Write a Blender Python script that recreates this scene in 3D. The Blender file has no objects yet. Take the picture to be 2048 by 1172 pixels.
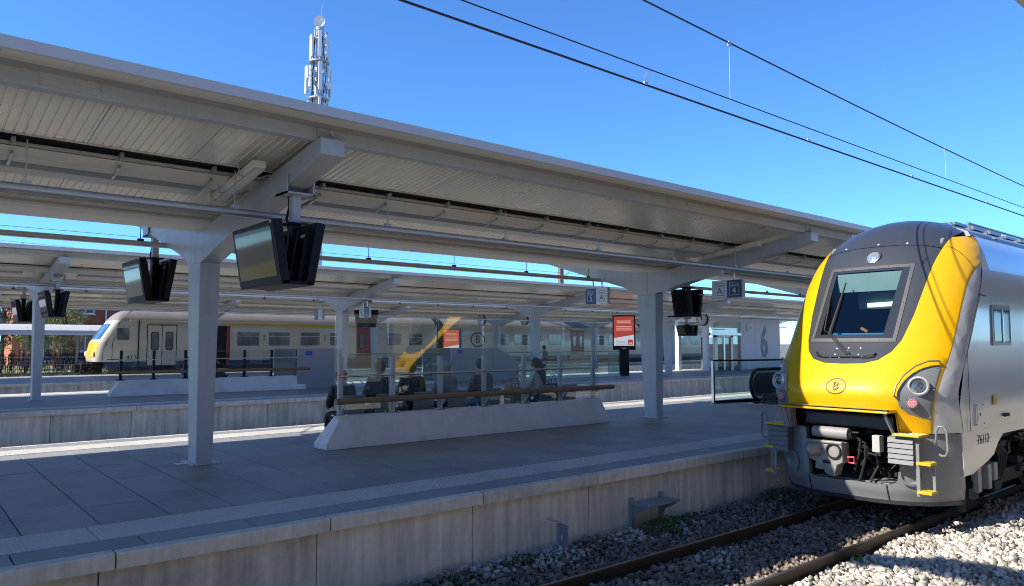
import bpy, bmesh, math, random
import numpy as np
from mathutils import Vector, Matrix, Euler

R = math.radians
random.seed(7)
scene = bpy.context.scene
COL = scene.collection

# ------------------------------------------------------------------ camera, sky, sun, exposure
# X across the tracks, Y along them, Z up; z = 0 is the platform level, rail tops at -0.76
cam_data = bpy.data.cameras.new("camera")
cam_data.sensor_width = 36.0
cam_data.lens = 26.016
cam_data.clip_start = 0.05
cam_data.clip_end = 6000
cam = bpy.data.objects.new("camera", cam_data)
COL.objects.link(cam)
cam.location = (0, 0, 1.87)
cam.rotation_euler = (R(90 + 3.904), 0, R(49.858))
scene.camera = cam

SUN_TO = Vector((0.43, 1.15, -1.0))          # direction the light travels
sun_pos = -SUN_TO
world = bpy.data.worlds.new("World")
scene.world = world
world.use_nodes = True
wn = world.node_tree.nodes
sky = wn.new("ShaderNodeTexSky")
sky.sky_type = 'NISHITA'
sky.sun_disc = False
sky.sun_elevation = math.asin(sun_pos.normalized().z)
sky.sun_rotation = math.atan2(sun_pos.x, sun_pos.y)
sky.altitude = 2500
sky.air_density = 0.9
sky.dust_density = 0.0
sky.ozone_density = 10.0
wn["Background"].inputs[1].default_value = 0.15
tint = wn.new("ShaderNodeVectorMath")            # clear autumn air: a touch less red in the whole sky
tint.operation = 'MULTIPLY'
tint.inputs[1].default_value = (0.74, 0.94, 1.0)
world.node_tree.links.new(sky.outputs[0], tint.inputs[0])
world.node_tree.links.new(tint.outputs[0], wn["Background"].inputs[0])

sun_data = bpy.data.lights.new("sun", 'SUN')
sun_data.energy = 4.0
sun_data.angle = R(0.53)
sun_data.color = (1.0, 0.93, 0.82)
sun = bpy.data.objects.new("sun", sun_data)
COL.objects.link(sun)
sun.rotation_euler = SUN_TO.to_track_quat('-Z', 'Y').to_euler()
sun.location = (-20, -30, 40)

scene.view_settings.view_transform = 'Standard'
scene.view_settings.look = 'None'
scene.view_settings.gamma = 1.0
scene.view_settings.exposure = 1.12
scene.view_settings.use_curve_mapping = False
scene.render.engine = 'CYCLES'
scene.cycles.max_bounces = 9
scene.cycles.diffuse_bounces = 5
scene.cycles.glossy_bounces = 4
scene.cycles.transparent_max_bounces = 24
scene.cycles.use_denoising = True
scene.cycles.pixel_filter_type = 'BLACKMAN_HARRIS'
scene.cycles.filter_width = 1.0
scene.cycles.sample_clamp_indirect = 8

# ------------------------------------------------------------------ materials
MATS = {}

def mat(name, col, rough=0.6, metal=0.0, var=0.12, scale=3.0, bump=0.0, bscale=40.0, spec=0.5, coat=0.0,
        streak=0.0, rand=0.0, island=0.0, dirt=0.0, rvar=0.0, spots=0.0):
    """painted / mineral surface: noise mottling in world space, optional streaks, fine bump, per-piece variation"""
    if name in MATS:
        return MATS[name]
    m = bpy.data.materials.new(name)
    m.use_nodes = True
    nt = m.node_tree
    N, L = nt.nodes, nt.links
    b = N["Principled BSDF"]
    b.inputs["Roughness"].default_value = rough
    b.inputs["Metallic"].default_value = metal
    b.inputs["Specular IOR Level"].default_value = spec
    b.inputs["Coat Weight"].default_value = coat
    b.inputs["Coat Roughness"].default_value = 0.06
    geo = N.new("ShaderNodeNewGeometry")
    pos = geo.outputs["Position"]

    def noise(sc, detail=4, vec=None, r=0.55):
        n = N.new("ShaderNodeTexNoise")
        n.inputs["Scale"].default_value = sc
        n.inputs["Detail"].default_value = detail
        n.inputs["Roughness"].default_value = r
        L.new(vec or pos, n.inputs["Vector"])
        return n.outputs["Fac"]

    def math_(op, a, bb):
        n = N.new("ShaderNodeMath")
        n.operation = op
        for i, x in enumerate((a, bb)):
            if isinstance(x, (int, float)):
                n.inputs[i].default_value = x
            else:
                L.new(x, n.inputs[i])
        return n.outputs[0]
    val = math_('ADD', math_('MULTIPLY', math_('SUBTRACT', noise(scale), 0.5), 2.2 * var), 1.0)
    if var > 0:
        val = math_('ADD', val, math_('MULTIPLY', math_('SUBTRACT', noise(scale * 9), 0.5), 1.2 * var))
    if streak > 0:
        mp = N.new("ShaderNodeMapping")
        mp.inputs["Scale"].default_value = (7, 7, 0.55)
        L.new(pos, mp.inputs["Vector"])
        s = noise(1.0, 5, mp.outputs[0], 0.65)
        val = math_('ADD', val, math_('MULTIPLY', math_('SUBTRACT', s, 0.5), 2.5 * streak))
    if dirt > 0:
        d = noise(scale * 0.35, 6, None, 0.7)
        rp = N.new("ShaderNodeMapRange")
        rp.inputs[1].default_value = 0.5
        rp.inputs[2].default_value = 0.72
        L.new(d, rp.inputs[0])
        val = math_('SUBTRACT', val, math_('MULTIPLY', rp.outputs[0], dirt))
    if spots > 0:
        vo = N.new("ShaderNodeTexVoronoi")
        vo.inputs["Scale"].default_value = 2.3
        L.new(pos, vo.inputs["Vector"])
        sr = N.new("ShaderNodeMapRange")
        sr.inputs[1].default_value = 0.045; sr.inputs[2].default_value = 0.075
        sr.inputs[3].default_value = 1.0; sr.inputs[4].default_value = 0.0
        L.new(vo.outputs["Distance"], sr.inputs[0])
        val = math_('SUBTRACT', val, math_('MULTIPLY', sr.outputs[0], spots))
    if rand > 0:
        oi = N.new("ShaderNodeObjectInfo")
        val = math_('ADD', val, math_('MULTIPLY', math_('SUBTRACT', oi.outputs["Random"], 0.5), 2 * rand))
    if island > 0:
        val = math_('ADD', val, math_('MULTIPLY', math_('SUBTRACT', geo.outputs["Random Per Island"], 0.5), 2 * island))
    val = math_('MAXIMUM', val, 0.05)
    vm = N.new("ShaderNodeVectorMath")
    vm.operation = 'SCALE'
    vm.inputs[0].default_value = col
    L.new(val, vm.inputs["Scale"])
    L.new(vm.outputs[0], b.inputs["Base Color"])
    if rvar > 0:
        L.new(math_('ADD', math_('MULTIPLY', math_('SUBTRACT', noise(scale * 2), 0.5), 2 * rvar), rough), b.inputs["Roughness"])
    if bump > 0:
        bp = N.new("ShaderNodeBump")
        bp.inputs["Strength"].default_value = bump
        bp.inputs["Distance"].default_value = 0.01
        L.new(noise(bscale, 5), bp.inputs["Height"])
        L.new(bp.outputs[0], b.inputs["Normal"])
    MATS[name] = m
    return m


def glass(name, tint=(0.86, 0.95, 0.92), ior=1.9, rough=0.0):
    if name in MATS:
        return MATS[name]
    m = bpy.data.materials.new(name)
    m.use_nodes = True
    nt = m.node_tree
    N, L = nt.nodes, nt.links
    N.remove(N["Principled BSDF"])
    out = N["Material Output"]
    tr = N.new("ShaderNodeBsdfTransparent")
    tr.inputs[0].default_value = (*tint, 1)
    gl = N.new("ShaderNodeBsdfGlossy")
    gl.inputs["Roughness"].default_value = rough
    gl.inputs["Color"].default_value = (1, 1, 1, 1)
    fr = N.new("ShaderNodeFresnel")
    geo = N.new("ShaderNodeNewGeometry")          # same reflectance on both faces of the pane
    pw = N.new("ShaderNodeMath"); pw.operation = 'MULTIPLY_ADD'
    pw.inputs[1].default_value = 1.0 / ior - ior
    pw.inputs[2].default_value = ior
    L.new(geo.outputs["Backfacing"], pw.inputs[0])
    L.new(pw.outputs[0], fr.inputs["IOR"])
    mx = N.new("ShaderNodeMixShader")
    L.new(fr.outputs[0], mx.inputs[0])
    L.new(tr.outputs[0], mx.inputs[1])
    L.new(gl.outputs[0], mx.inputs[2])
    L.new(mx.outputs[0], out.inputs[0])
    MATS[name] = m
    return m


def emit(name, col, strength):
    if name in MATS:
        return MATS[name]
    m = bpy.data.materials.new(name)
    m.use_nodes = True
    b = m.node_tree.nodes["Principled BSDF"]
    b.inputs["Base Color"].default_value = (*[c * 0.5 for c in col], 1)
    b.inputs["Emission Color"].default_value = (*col, 1)
    b.inputs["Emission Strength"].default_value = strength
    b.inputs["Roughness"].default_value = 0.2
    MATS[name] = m
    return m


def tactile_mat(name, col):
    """paving tile with rows of small truncated domes as fine relief"""
    m = mat(name, col, rough=0.75, var=0.16, scale=2.5, rand=0.07)
    nt = m.node_tree
    N, L = nt.nodes, nt.links
    geo = N.new("ShaderNodeNewGeometry")
    v = N.new("ShaderNodeTexVoronoi")
    v.inputs["Scale"].default_value = 17
    v.inputs["Randomness"].default_value = 0.0
    mp = N.new("ShaderNodeMapping")
    mp.inputs["Scale"].default_value = (1, 1, 0)
    mp.inputs["Rotation"].default_value = (0, 0, R(45))
    L.new(geo.outputs["Position"], mp.inputs[0])
    L.new(mp.outputs[0], v.inputs["Vector"])
    rp = N.new("ShaderNodeMapRange")
    rp.inputs[1].default_value = 0.25
    rp.inputs[2].default_value = 0.5
    rp.inputs[3].default_value = 1.0
    rp.inputs[4].default_value = 0.0
    L.new(v.outputs["Distance"], rp.inputs[0])
    bp = N.new("ShaderNodeBump")
    bp.inputs["Strength"].default_value = 1.0
    bp.inputs["Distance"].default_value = 0.012
    L.new(rp.outputs[0], bp.inputs["Height"])
    L.new(bp.outputs[0], N["Principled BSDF"].inputs["Normal"])
    return m


M_PAVE = mat("paving", (0.26, 0.262, 0.262), 0.55, var=0.2, scale=1.4, bump=0.35, bscale=120, rand=0.12, dirt=0.28, spots=0.35)
M_BORDER = mat("border_paving", (0.235, 0.24, 0.24), 0.55, var=0.12, scale=1.6, bump=0.2, bscale=120, rand=0.10, dirt=0.2, spots=0.3)
M_JOINT = mat("joint_filling", (0.02, 0.021, 0.022), 0.9)
M_TACT = tactile_mat("tactile_paving", (0.56, 0.54, 0.50))
M_COPING = mat("coping_concrete", (0.58, 0.535, 0.45), 0.85, var=0.22, scale=2.2, bump=0.45, bscale=60, streak=0.34, rand=0.08, dirt=0.34)
M_WALL = mat("wall_concrete", (0.60, 0.545, 0.46), 0.9, var=0.22, scale=1.3, bump=0.5, bscale=45, streak=0.55, rand=0.08, dirt=0.38)
M_CONC = mat("bench_concrete", (0.76, 0.735, 0.72), 0.8, var=0.15, scale=2.5, bump=0.35, bscale=50, dirt=0.16, streak=0.06)
M_STEEL = mat("blue_grey_paint", (0.45, 0.48, 0.50), 0.42, var=0.10, scale=1.3, rvar=0.08, streak=0.14, dirt=0.12)
M_GALV = mat("galvanised_steel", (0.50, 0.51, 0.51), 0.40, 0.6, var=0.10, scale=5, rvar=0.1)
M_PANEL = mat("ceiling_panel", (0.69, 0.645, 0.545), 0.30, 0.25, var=0.10, scale=0.8, rand=0.05, rvar=0.08, dirt=0.12)
M_SOFFIT = mat("soffit_sheet", (0.78, 0.74, 0.64), 0.5, 0.0, var=0.08, scale=1.2, dirt=0.10)
M_FASCIA = mat("fascia_sheet", (0.56, 0.60, 0.65), 0.38, 0.3, var=0.05, scale=0.6)
M_ROOFTOP = mat("roof_membrane", (0.36, 0.36, 0.35), 0.8)
M_CREAM = mat("cream_trunking", (0.74, 0.71, 0.62), 0.45, var=0.06)
M_DIFF = mat("lamp_diffuser", (0.48, 0.46, 0.41), 0.3, var=0.05)
M_BLACK = mat("black_housing", (0.008, 0.009, 0.012), 0.5, var=0.1, scale=6, spec=0.25)
M_SCREEN = mat("dark_screen", (0.006, 0.007, 0.009), 0.05, var=0.0, spec=0.3)
M_DARK = mat("dark_recess", (0.012, 0.012, 0.013), 0.8, var=0.2, scale=8)
M_RUBBER = mat("black_rubber", (0.015, 0.015, 0.016), 0.6, var=0.1)
M_STAIN = mat("stainless_steel", (0.55, 0.55, 0.55), 0.22, 1.0, var=0.06, scale=8)
M_WOOD = mat("brown_wood_rail", (0.24, 0.135, 0.075), 0.5, var=0.2, scale=4, bump=0.1, bscale=30)
M_WHITE = mat("white_paint", (0.72, 0.73, 0.74), 0.45, var=0.04, scale=1.5)
M_NAVY = mat("navy_sign", (0.018, 0.055, 0.14), 0.35, var=0.03)
M_INK = mat("ink", (0.02, 0.03, 0.05), 0.5, var=0.0)
M_RAIL = mat("rusty_rail", (0.055, 0.038, 0.028), 0.55, 0.5, var=0.25, scale=6)
M_RAILTOP = mat("polished_rail_head", (0.34, 0.30, 0.26), 0.3, 0.9, var=0.2, scale=10)
M_WIRE = mat("copper_wire", (0.035, 0.03, 0.05), 0.5, 0.4, var=0.0)
M_DROP = mat("dropper_wire", (0.42, 0.45, 0.50), 0.5, 0.3, var=0.0)
G_PANE = glass("screen_glass", (0.93, 0.975, 0.965), 1.8)
G_BAL = glass("balustrade_glass", (0.86, 0.96, 0.945), 1.6)

# ------------------------------------------------------------------ helpers
ORG = {}


def origin_of(o):
    return ORG.get(o.name, Vector((0, 0, 0))) if o else Vector((0, 0, 0))


def link(o, parent=None):
    COL.objects.link(o)
    if parent:
        o.parent = parent
        ORG[o.name] = origin_of(parent)
    return o


def tag(o, label=None, cat=None, group=None, kind=None):
    if label: o["label"] = label
    if cat: o["category"] = cat
    if group: o["group"] = group
    if kind: o["kind"] = kind
    return o


def thing(name, label, cat, loc, group=None, kind=None):
    o = bpy.data.objects.new(name, None)
    o.empty_display_size = 0.2
    o.location = loc
    COL.objects.link(o)
    ORG[o.name] = Vector(loc)
    return tag(o, label, cat, group, kind)


class MB:
    def __init__(self):
        self.v, self.f, self.mi = [], [], []

    def add(self, vs, fs, m=0):
        n = len(self.v)
        self.v += [tuple(p) for p in vs]
        self.f += [tuple(i + n for i in q) for q in fs]
        self.mi += [m] * len(fs)
        return self

    def box(self, x0, x1, y0, y1, z0, z1, m=0):
        x0, x1 = sorted((x0, x1)); y0, y1 = sorted((y0, y1)); z0, z1 = sorted((z0, z1))
        return self.add([(x0, y0, z0), (x1, y0, z0), (x1, y1, z0), (x0, y1, z0), (x0, y0, z1), (x1, y0, z1), (x1, y1, z1), (x0, y1, z1)],
                        [(0, 3, 2, 1), (4, 5, 6, 7), (0, 1, 5, 4), (1, 2, 6, 5), (2, 3, 7, 6), (3, 0, 4, 7)], m)

    def bar(self, p0, p1, w, h, m=0, up=(0, 0, 1)):
        """box beam from p0 to p1, w across, h along 'up'"""
        p0, p1, up = Vector(p0), Vector(p1), Vector(up)
        d = (p1 - p0).normalized()
        s = d.cross(up).normalized() * (w / 2)
        t = s.cross(d).normalized() * (h / 2)
        vs = [p + a * s + b * t for p in (p0, p1) for a, b in ((-1, -1), (1, -1), (1, 1), (-1, 1))]
        return self.add(vs, [(0, 1, 2, 3), (7, 6, 5, 4), (0, 4, 5, 1), (1, 5, 6, 2), (2, 6, 7, 3), (3, 7, 4, 0)], m)

    def prism(self, poly, a0, a1, axis='y', m=0):
        """poly of 2D points swept along an axis: 'y' takes (x, z), 'x' takes (y, z), 'z' takes (x, y)"""
        def P(p, a):
            return {'y': (p[0], a, p[1]), 'x': (a, p[0], p[1]), 'z': (p[0], p[1], a)}[axis]
        n = len(poly)
        vs = [P(p, a0) for p in poly] + [P(p, a1) for p in poly]
        fs = [tuple(range(n))[::-1], tuple(range(n, 2 * n))]
        fs += [(i, (i + 1) % n, n + (i + 1) % n, n + i) for i in range(n)]
        return self.add(vs, fs, m)

    def cyl(self, p0, p1, r0, r1=None, n=12, m=0, caps=True):
        p0, p1 = Vector(p0), Vector(p1)
        r1 = r0 if r1 is None else r1
        d = (p1 - p0).normalized()
        a = d.orthogonal().normalized()
        b = d.cross(a)
        vs = []
        for p, r in ((p0, r0), (p1, r1)):
            vs += [p + (a * math.cos(2 * math.pi * i / n) + b * math.sin(2 * math.pi * i / n)) * r for i in range(n)]
        fs = [(i, (i + 1) % n, n + (i + 1) % n, n + i) for i in range(n)]
        if caps:
            fs += [tuple(range(n))[::-1], tuple(range(n, 2 * n))]
        return self.add(vs, fs, m)

    def tube(self, pts, r, n=8, m=0, closed=False):
        pts = [Vector(p) for p in pts]
        rings = []
        a = None
        for i, p in enumerate(pts):
            if closed:
                d = (pts[(i + 1) % len(pts)] - pts[i - 1]).normalized()
            else:
                d = (pts[min(i + 1, len(pts) - 1)] - pts[max(i - 1, 0)]).normalized()
            a = d.orthogonal().normalized() if a is None else (a - d * a.dot(d)).normalized()
            b = d.cross(a)
            rr = r[i] if isinstance(r, (list, tuple)) else r
            rings.append([p + (a * math.cos(2 * math.pi * k / n) + b * math.sin(2 * math.pi * k / n)) * rr for k in range(n)])
        vs = [q for ring in rings for q in ring]
        fs = []
        cnt = len(pts)
        for i in range(cnt if closed else cnt - 1):
            j = (i + 1) % cnt
            fs += [(i * n + k, i * n + (k + 1) % n, j * n + (k + 1) % n, j * n + k) for k in range(n)]
        if not closed:
            fs += [tuple(range(n))[::-1], tuple(range((cnt - 1) * n, cnt * n))]
        return self.add(vs, fs, m)

    def lathe(self, prof, center, axis=(0, -1, 0), n=24, m=0):
        """prof: list of (radius, distance along axis)"""
        c, d = Vector(center), Vector(axis).normalized()
        a = d.orthogonal().normalized()
        b = d.cross(a)
        vs = [c + d * h + (a * math.cos(2 * math.pi * k / n) + b * math.sin(2 * math.pi * k / n)) * max(r, 1e-4) for r, h in prof for k in range(n)]
        fs = [(i * n + k, i * n + (k + 1) % n, (i + 1) * n + (k + 1) % n, (i + 1) * n + k) for i in range(len(prof) - 1) for k in range(n)]
        return self.add(vs, fs, m)

    def ball(self, c, r, n=12, m=0, sc=(1, 1, 1)):
        vs, fs = [], []
        h = max(n // 2, 4)
        for i in range(h + 1):
            t = math.pi * i / h
            for k in range(n):
                p = 2 * math.pi * k / n
                vs.append((c[0] + r * sc[0] * math.sin(t) * math.cos(p), c[1] + r * sc[1] * math.sin(t) * math.sin(p), c[2] + r * sc[2] * math.cos(t)))
        fs = [(i * n + k, i * n + (k + 1) % n, (i + 1) * n + (k + 1) % n, (i + 1) * n + k) for i in range(h) for k in range(n)]
        return self.add(vs, fs, m)

    def mesh(self, name, mats, org=(0, 0, 0), smooth=False, fixn=True):
        org = Vector(org)
        me = bpy.data.meshes.new(name)
        me.from_pydata([tuple(Vector(p) - org) for p in self.v], [], self.f)
        for m_ in (mats if isinstance(mats, (list, tuple)) else [mats]):
            me.materials.append(m_)
        if any(self.mi):
            me.polygons.foreach_set("material_index", self.mi)
        if fixn or smooth:
            bm = bmesh.new()
            bm.from_mesh(me)
            if smooth:
                bmesh.ops.remove_doubles(bm, verts=bm.verts, dist=1e-5)
            if fixn:
                bmesh.ops.recalc_face_normals(bm, faces=bm.faces)
            bm.to_mesh(me)
            bm.free()
        if smooth:
            me.polygons.foreach_set("use_smooth", [True] * len(me.polygons))
            me.set_sharp_from_angle(angle=R(smooth if smooth is not True else 40))
        return me

    def build(self, name, mats, parent=None, smooth=False, bevel=0.0, fixn=True):
        me = self.mesh(name, mats, origin_of(parent), smooth, fixn)
        o = bpy.data.objects.new(name, me)
        link(o, parent)
        if bevel:
            b = o.modifiers.new("bevel", 'BEVEL')
            b.width = bevel
            b.segments = 2
            b.limit_method = 'ANGLE'
            b.angle_limit = R(40)
        return o


def copy_tree(o, parent=None, off=(0, 0, 0)):
    c = o.copy()
    COL.objects.link(c)
    if parent:
        c.parent = parent
    else:
        c.location = Vector(o.location) + Vector(off)
    ORG[c.name] = ORG.get(o.name, Vector((0, 0, 0))) + Vector(off)
    for ch in CHILD.get(o.name, []):
        copy_tree(ch, c, off)
    return c


CHILD = {}


def index_children():
    CHILD.clear()
    for o in COL.objects:
        if o.parent:
            CHILD.setdefault(o.parent.name, []).append(o)


def text(name, s, size, m, parent, loc, rot, ext=0.002, align='CENTER', sx=1.0, bold=0.0):
    cu = bpy.data.curves.new(name, 'FONT')
    cu.body = s
    cu.size = size
    cu.align_x = align
    cu.align_y = 'CENTER'
    cu.extrude = ext
    cu.offset = bold
    cu.resolution_u = 3
    cu.materials.append(m)
    o = bpy.data.objects.new(name, cu)
    link(o, parent)
    o.location = Vector(loc) - origin_of(parent)
    o.rotation_euler = rot
    o.scale = (sx, 1, 1)
    return o


FACE_MY = (R(90), 0, 0)            # lettering that faces -Y
FACE_PX = (R(90), 0, R(90))        # lettering that faces +X
FACE_MX = (R(90), 0, R(-90))
# ------------------------------------------------------------------ the ground, platforms and tracks
M_GROUND = mat("earth_ground", (0.16, 0.145, 0.12), 0.95, var=0.25, scale=0.8, bump=0.4, bscale=8)
tag(MB().box(-3000, 3000, -3000, 3000, -1.6, -1.05).build("ground", M_GROUND), kind="structure")
P_NEAR, P_FAR, PITCH = -7.44, -16.25, 16.87
TCX = -5.38                                     # centre line of the track in front
YS = [1.65 + 2.08 * k for k in range(-6, 28)]   # joints of the coping blocks


def slab_mesh(cache={}, w=1.38, d=0.69, m=None, h=0.05, g=0.0065):
    key = (round(w, 3), round(d, 3), m.name)
    if key not in cache:
        b = MB()
        e = 0.004
        vs = [(g, g, -h), (w - g, g, -h), (w - g, d - g, -h), (g, d - g, -h), (g, g, -e), (w - g, g, -e), (w - g, d - g, -e), (g, d - g, -e),
              (g + e, g + e, 0), (w - g - e, g + e, 0), (w - g - e, d - g - e, 0), (g + e, d - g - e, 0)]
        fs = [(4, 5, 9, 8), (5, 6, 10, 9), (6, 7, 11, 10), (7, 4, 8, 11), (8, 9, 10, 11), (0, 1, 5, 4), (1, 2, 6, 5), (2, 3, 7, 6), (3, 0, 4, 7)]
        cache[key] = b.add(vs, fs).mesh("paving_slab", m)
    return cache[key]


def piece(name, me, parent, x, y, z=0.0):
    o = bpy.data.objects.new(name, me)
    link(o, parent)
    o.location = Vector((x, y, z)) - origin_of(parent)
    return o


def platform_side(root, xe, s, y_first, y_last):
    """coping blocks, wall panels, border and tactile strips along one edge; s = +1 when the edge faces +X"""
    def sheet(name, m, xa, xb, ya, yb, z=0.0, h=0.05, g=0.005):
        return MB().box(xa, xb, ya + g, yb - g, z - h, z).build(name, m, root)
    ys = [y for y in YS if y_first <= y <= y_last]
    for y in ys:
        dz = random.uniform(-0.004, 0.004)
        c = MB()
        c.prism([(xe, -0.012 + dz), (xe - s * 0.012, dz), (xe - s * 0.15, dz + 0.001), (xe - s * 0.15, -0.14), (xe, -0.14 + dz)], y + 0.008, y + 2.08 - 0.008)
        c.build("coping_block", M_COPING, root)
        off = -0.12
        MB().box(xe - s * 0.075, xe - s * 0.3, y + off + 0.007, y + off + 2.08 - 0.007, -1.02, -0.145).build("wall_panel", M_WALL, root)
        t = MB().box(xe - s * 0.58, xe - s * 1.23, y - 0.02 + 0.006, y - 0.02 + 2.08 - 0.006, -0.05, 0.004).build("tactile_tile", M_TACT, root)
        for k in (0, 1):
            me = slab_mesh(w=0.425, d=1.04, m=M_BORDER)
            piece("border_slab", me, root, (xe - 0.575 if s > 0 else xe + 0.15), y + 1.04 * k + 0.3)


def platform(name, x0, x1, y0, y1, label):
    """a concrete body with paved top between edges x0 < x1"""
    root = thing(name, label, None, (x1, 0, 0), kind="structure")
    b = MB().box(x0 + 0.32, x1 - 0.32, y0, y1, -1.02, -0.021)
    b.build("platform_core", M_JOINT, root)
    return root


plat1 = platform("platform", P_FAR, P_NEAR, -30, 90, "nearest shaded station platform with grey paving and concrete edge")
platform_side(plat1, P_NEAR, 1, -6, 26)
platform_side(plat1, P_FAR, -1, -4, 42)
# paving slabs in staggered strips, near enough to tell apart
xa, xb = P_FAR + 1.235, P_NEAR - 1.235
for i in range(26):
    y = -0.29 + 0.69 * i
    x = xb
    first = 0.69 if i % 2 else 1.38
    if i % 5 == 3: first = 1.05
    while x > xa + 0.02:
        w = min(first, x - xa)
        if x - w - xa < 0.25: w = x - xa
        o = piece("paving_slab", slab_mesh(w=w, d=0.69, m=M_PAVE), plat1, x - w, y, random.uniform(-0.0015, 0.0015))
        x -= w
        first = 1.38
MB().box(xa, xb, -0.29 + 0.69 * 26, 90, -0.05, 0.0).build("far_paving", M_PAVE, plat1)
MB().box(xa, xb, -30, -0.29, -0.05, 0.0).build("near_paving", M_PAVE, plat1)
for s_, xe in ((1, P_NEAR), (-1, P_FAR)):
    for a, b_ in ((-30, YS[0] + 2.08 * 3), ((26 if s_ > 0 else 43), 90)):
        a2, b2 = a, b_
        if b_ < 20:
            b2 = [y for y in YS if y >= (-6 if s_ > 0 else -4)][0]
        else:
            a2 = [y for y in YS if y <= (26 if s_ > 0 else 42)][-1] + 2.08
        MB().box(xe, xe - s_ * 0.15, a2, b2, -0.14, 0.0).build("coping_run", M_COPING, plat1)
        MB().box(xe - s_ * 0.075, xe - s_ * 0.3, a2, b2, -1.02, -0.145).build("wall_run", M_WALL, plat1)
        MB().box(xe - s_ * 0.58, xe - s_ * 1.23, a2, b2, -0.05, 0.004).build("tactile_run", M_TACT, plat1)
        MB().box(xe - s_ * 0.155, xe - s_ * 0.575, a2, b2, -0.05, 0.0).build("border_run", M_BORDER, plat1)

plat2 = platform("platform", P_FAR - PITCH, P_NEAR - PITCH, -30, 110, "second platform across the sunken tracks with shaded concrete wall")
platform_side(plat2, P_NEAR - PITCH, 1, 0, 44)
xe = P_FAR - PITCH
MB().box(xe, xe + 0.15, -30, 110, -0.14, 0.0).build("coping_run", M_COPING, plat2)
MB().box(xe + 0.075, xe + 0.3, -30, 110, -1.02, -0.145).build("wall_run", M_WALL, plat2)
MB().box(xe + 0.155, xe + 1.23, -30, 110, -0.05, 0.0).build("edge_paving", M_TACT, plat2)
MB().box(xe + 1.235, P_NEAR - PITCH - 1.235, -30, 110, -0.05, 0.0).build("paving", M_PAVE, plat2)
for a, b_ in ((-30, [y for y in YS if y >= 0][0]), ([y for y in YS if y <= 44][-1] + 2.08, 110)):
    xe = P_NEAR - PITCH
    MB().box(xe, xe - 0.15, a, b_, -0.14, 0.0).build("coping_run", M_COPING, plat2)
    MB().box(xe - 0.075, xe - 0.3, a, b_, -1.02, -0.145).build("wall_run", M_WALL, plat2)
    MB().box(xe - 0.155, xe - 1.23, a, b_, -0.05, 0.0).build("edge_paving", M_TACT, plat2)

plat3 = platform("platform", P_FAR - 2 * PITCH, P_NEAR - 2 * PITCH, -40, 140, "third platform in front of the cream train, partly sunlit")
for k in range(28):
    y = -4.5 + 2.6 * k
    xe = P_NEAR - 2 * PITCH
    MB().box(xe, xe - 0.3, y + 0.01, y + 2.59, -0.14, 0.0).build("coping_block", M_COPING, plat3)
MB().box(P_NEAR - 2 * PITCH - 0.075, P_NEAR - 2 * PITCH - 0.3, -40, 140, -1.02, -0.145).build("wall_run", M_WALL, plat3)
MB().box(P_FAR - 2 * PITCH, P_FAR - 2 * PITCH + 0.3, -40, 140, -1.02, 0.0).build("coping_run", M_COPING, plat3)
MB().box(P_FAR - 2 * PITCH + 0.305, P_NEAR - 2 * PITCH - 0.305, -40, 140, -0.05, 0.0).build("paving", M_PAVE, plat3)

# the platform the picture is taken from
plat0 = platform("platform", -1.0, 9.0, -30, 60, "platform the picture is taken from")
MB().box(-1.0, -0.68, -30, 60, -1.02, 0.0).build("coping_run", M_COPING, plat0)
MB().box(-0.675, 8.7, -30, 60, -0.05, 0.0).build("paving", M_PAVE, plat0)

# ---- ballast bed and stones
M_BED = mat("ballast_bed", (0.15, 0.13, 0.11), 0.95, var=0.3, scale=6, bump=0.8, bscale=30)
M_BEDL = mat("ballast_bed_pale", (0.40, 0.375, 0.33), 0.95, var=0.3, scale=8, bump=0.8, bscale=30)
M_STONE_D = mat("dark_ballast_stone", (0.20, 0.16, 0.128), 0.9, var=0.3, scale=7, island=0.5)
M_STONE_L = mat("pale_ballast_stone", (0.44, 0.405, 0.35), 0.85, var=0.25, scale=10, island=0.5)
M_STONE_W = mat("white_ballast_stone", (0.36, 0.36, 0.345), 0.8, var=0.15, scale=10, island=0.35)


def smooth01(t):
    t = np.clip(t, 0, 1)
    return t * t * (3 - 2 * t)


def bed_z(x, y):
    x, y = np.asarray(x, float), np.asarray(y, float)
    z = np.full(np.broadcast(x, y).shape, -0.905)
    z = z + 0.05 * smooth01((-6.55 - x) / 0.8)                       # shoulder against the platform wall
    z = z - 0.03 * np.exp(-((x + TCX + 0 - 2 * TCX * 0 - 0) * 0) ** 2) * 0
    r = smooth01((x + 4.45) / 0.9)
    z = z + r * (0.10 + 0.075 * np.sin(0.9 * y + 0.8 * x + 0.6) + 0.05 * np.sin(1.7 * y - 1.3 * x) + 0.03 * np.sin(3.1 * x + 0.7))
    z = z + 0.012 * np.sin(5.1 * x + 1.7 * y) + 0.012 * np.sin(3.3 * y - 2.1 * x)
    return z


def bed(name, x0, x1, y0, y1, step, m, label):
    nx, ny = max(int((x1 - x0) / step), 1) + 1, max(int((y1 - y0) / step), 1) + 1
    xs, ys = np.linspace(x0, x1, nx), np.linspace(y0, y1, ny)
    X, Y = np.meshgrid(xs, ys)
    Z = bed_z(X, Y) - 0.035
    b = MB()
    b.v = [tuple(p) for p in np.stack([X, Y, Z], -1).reshape(-1, 3)]
    b.f = [(j * nx + i, j * nx + i + 1, (j + 1) * nx + i + 1, (j + 1) * nx + i) for j in range(ny - 1) for i in range(nx - 1)]
    b.mi = [0] * len(b.f)
    return tag(b.build(name, m, fixn=False), label, kind="structure")


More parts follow.
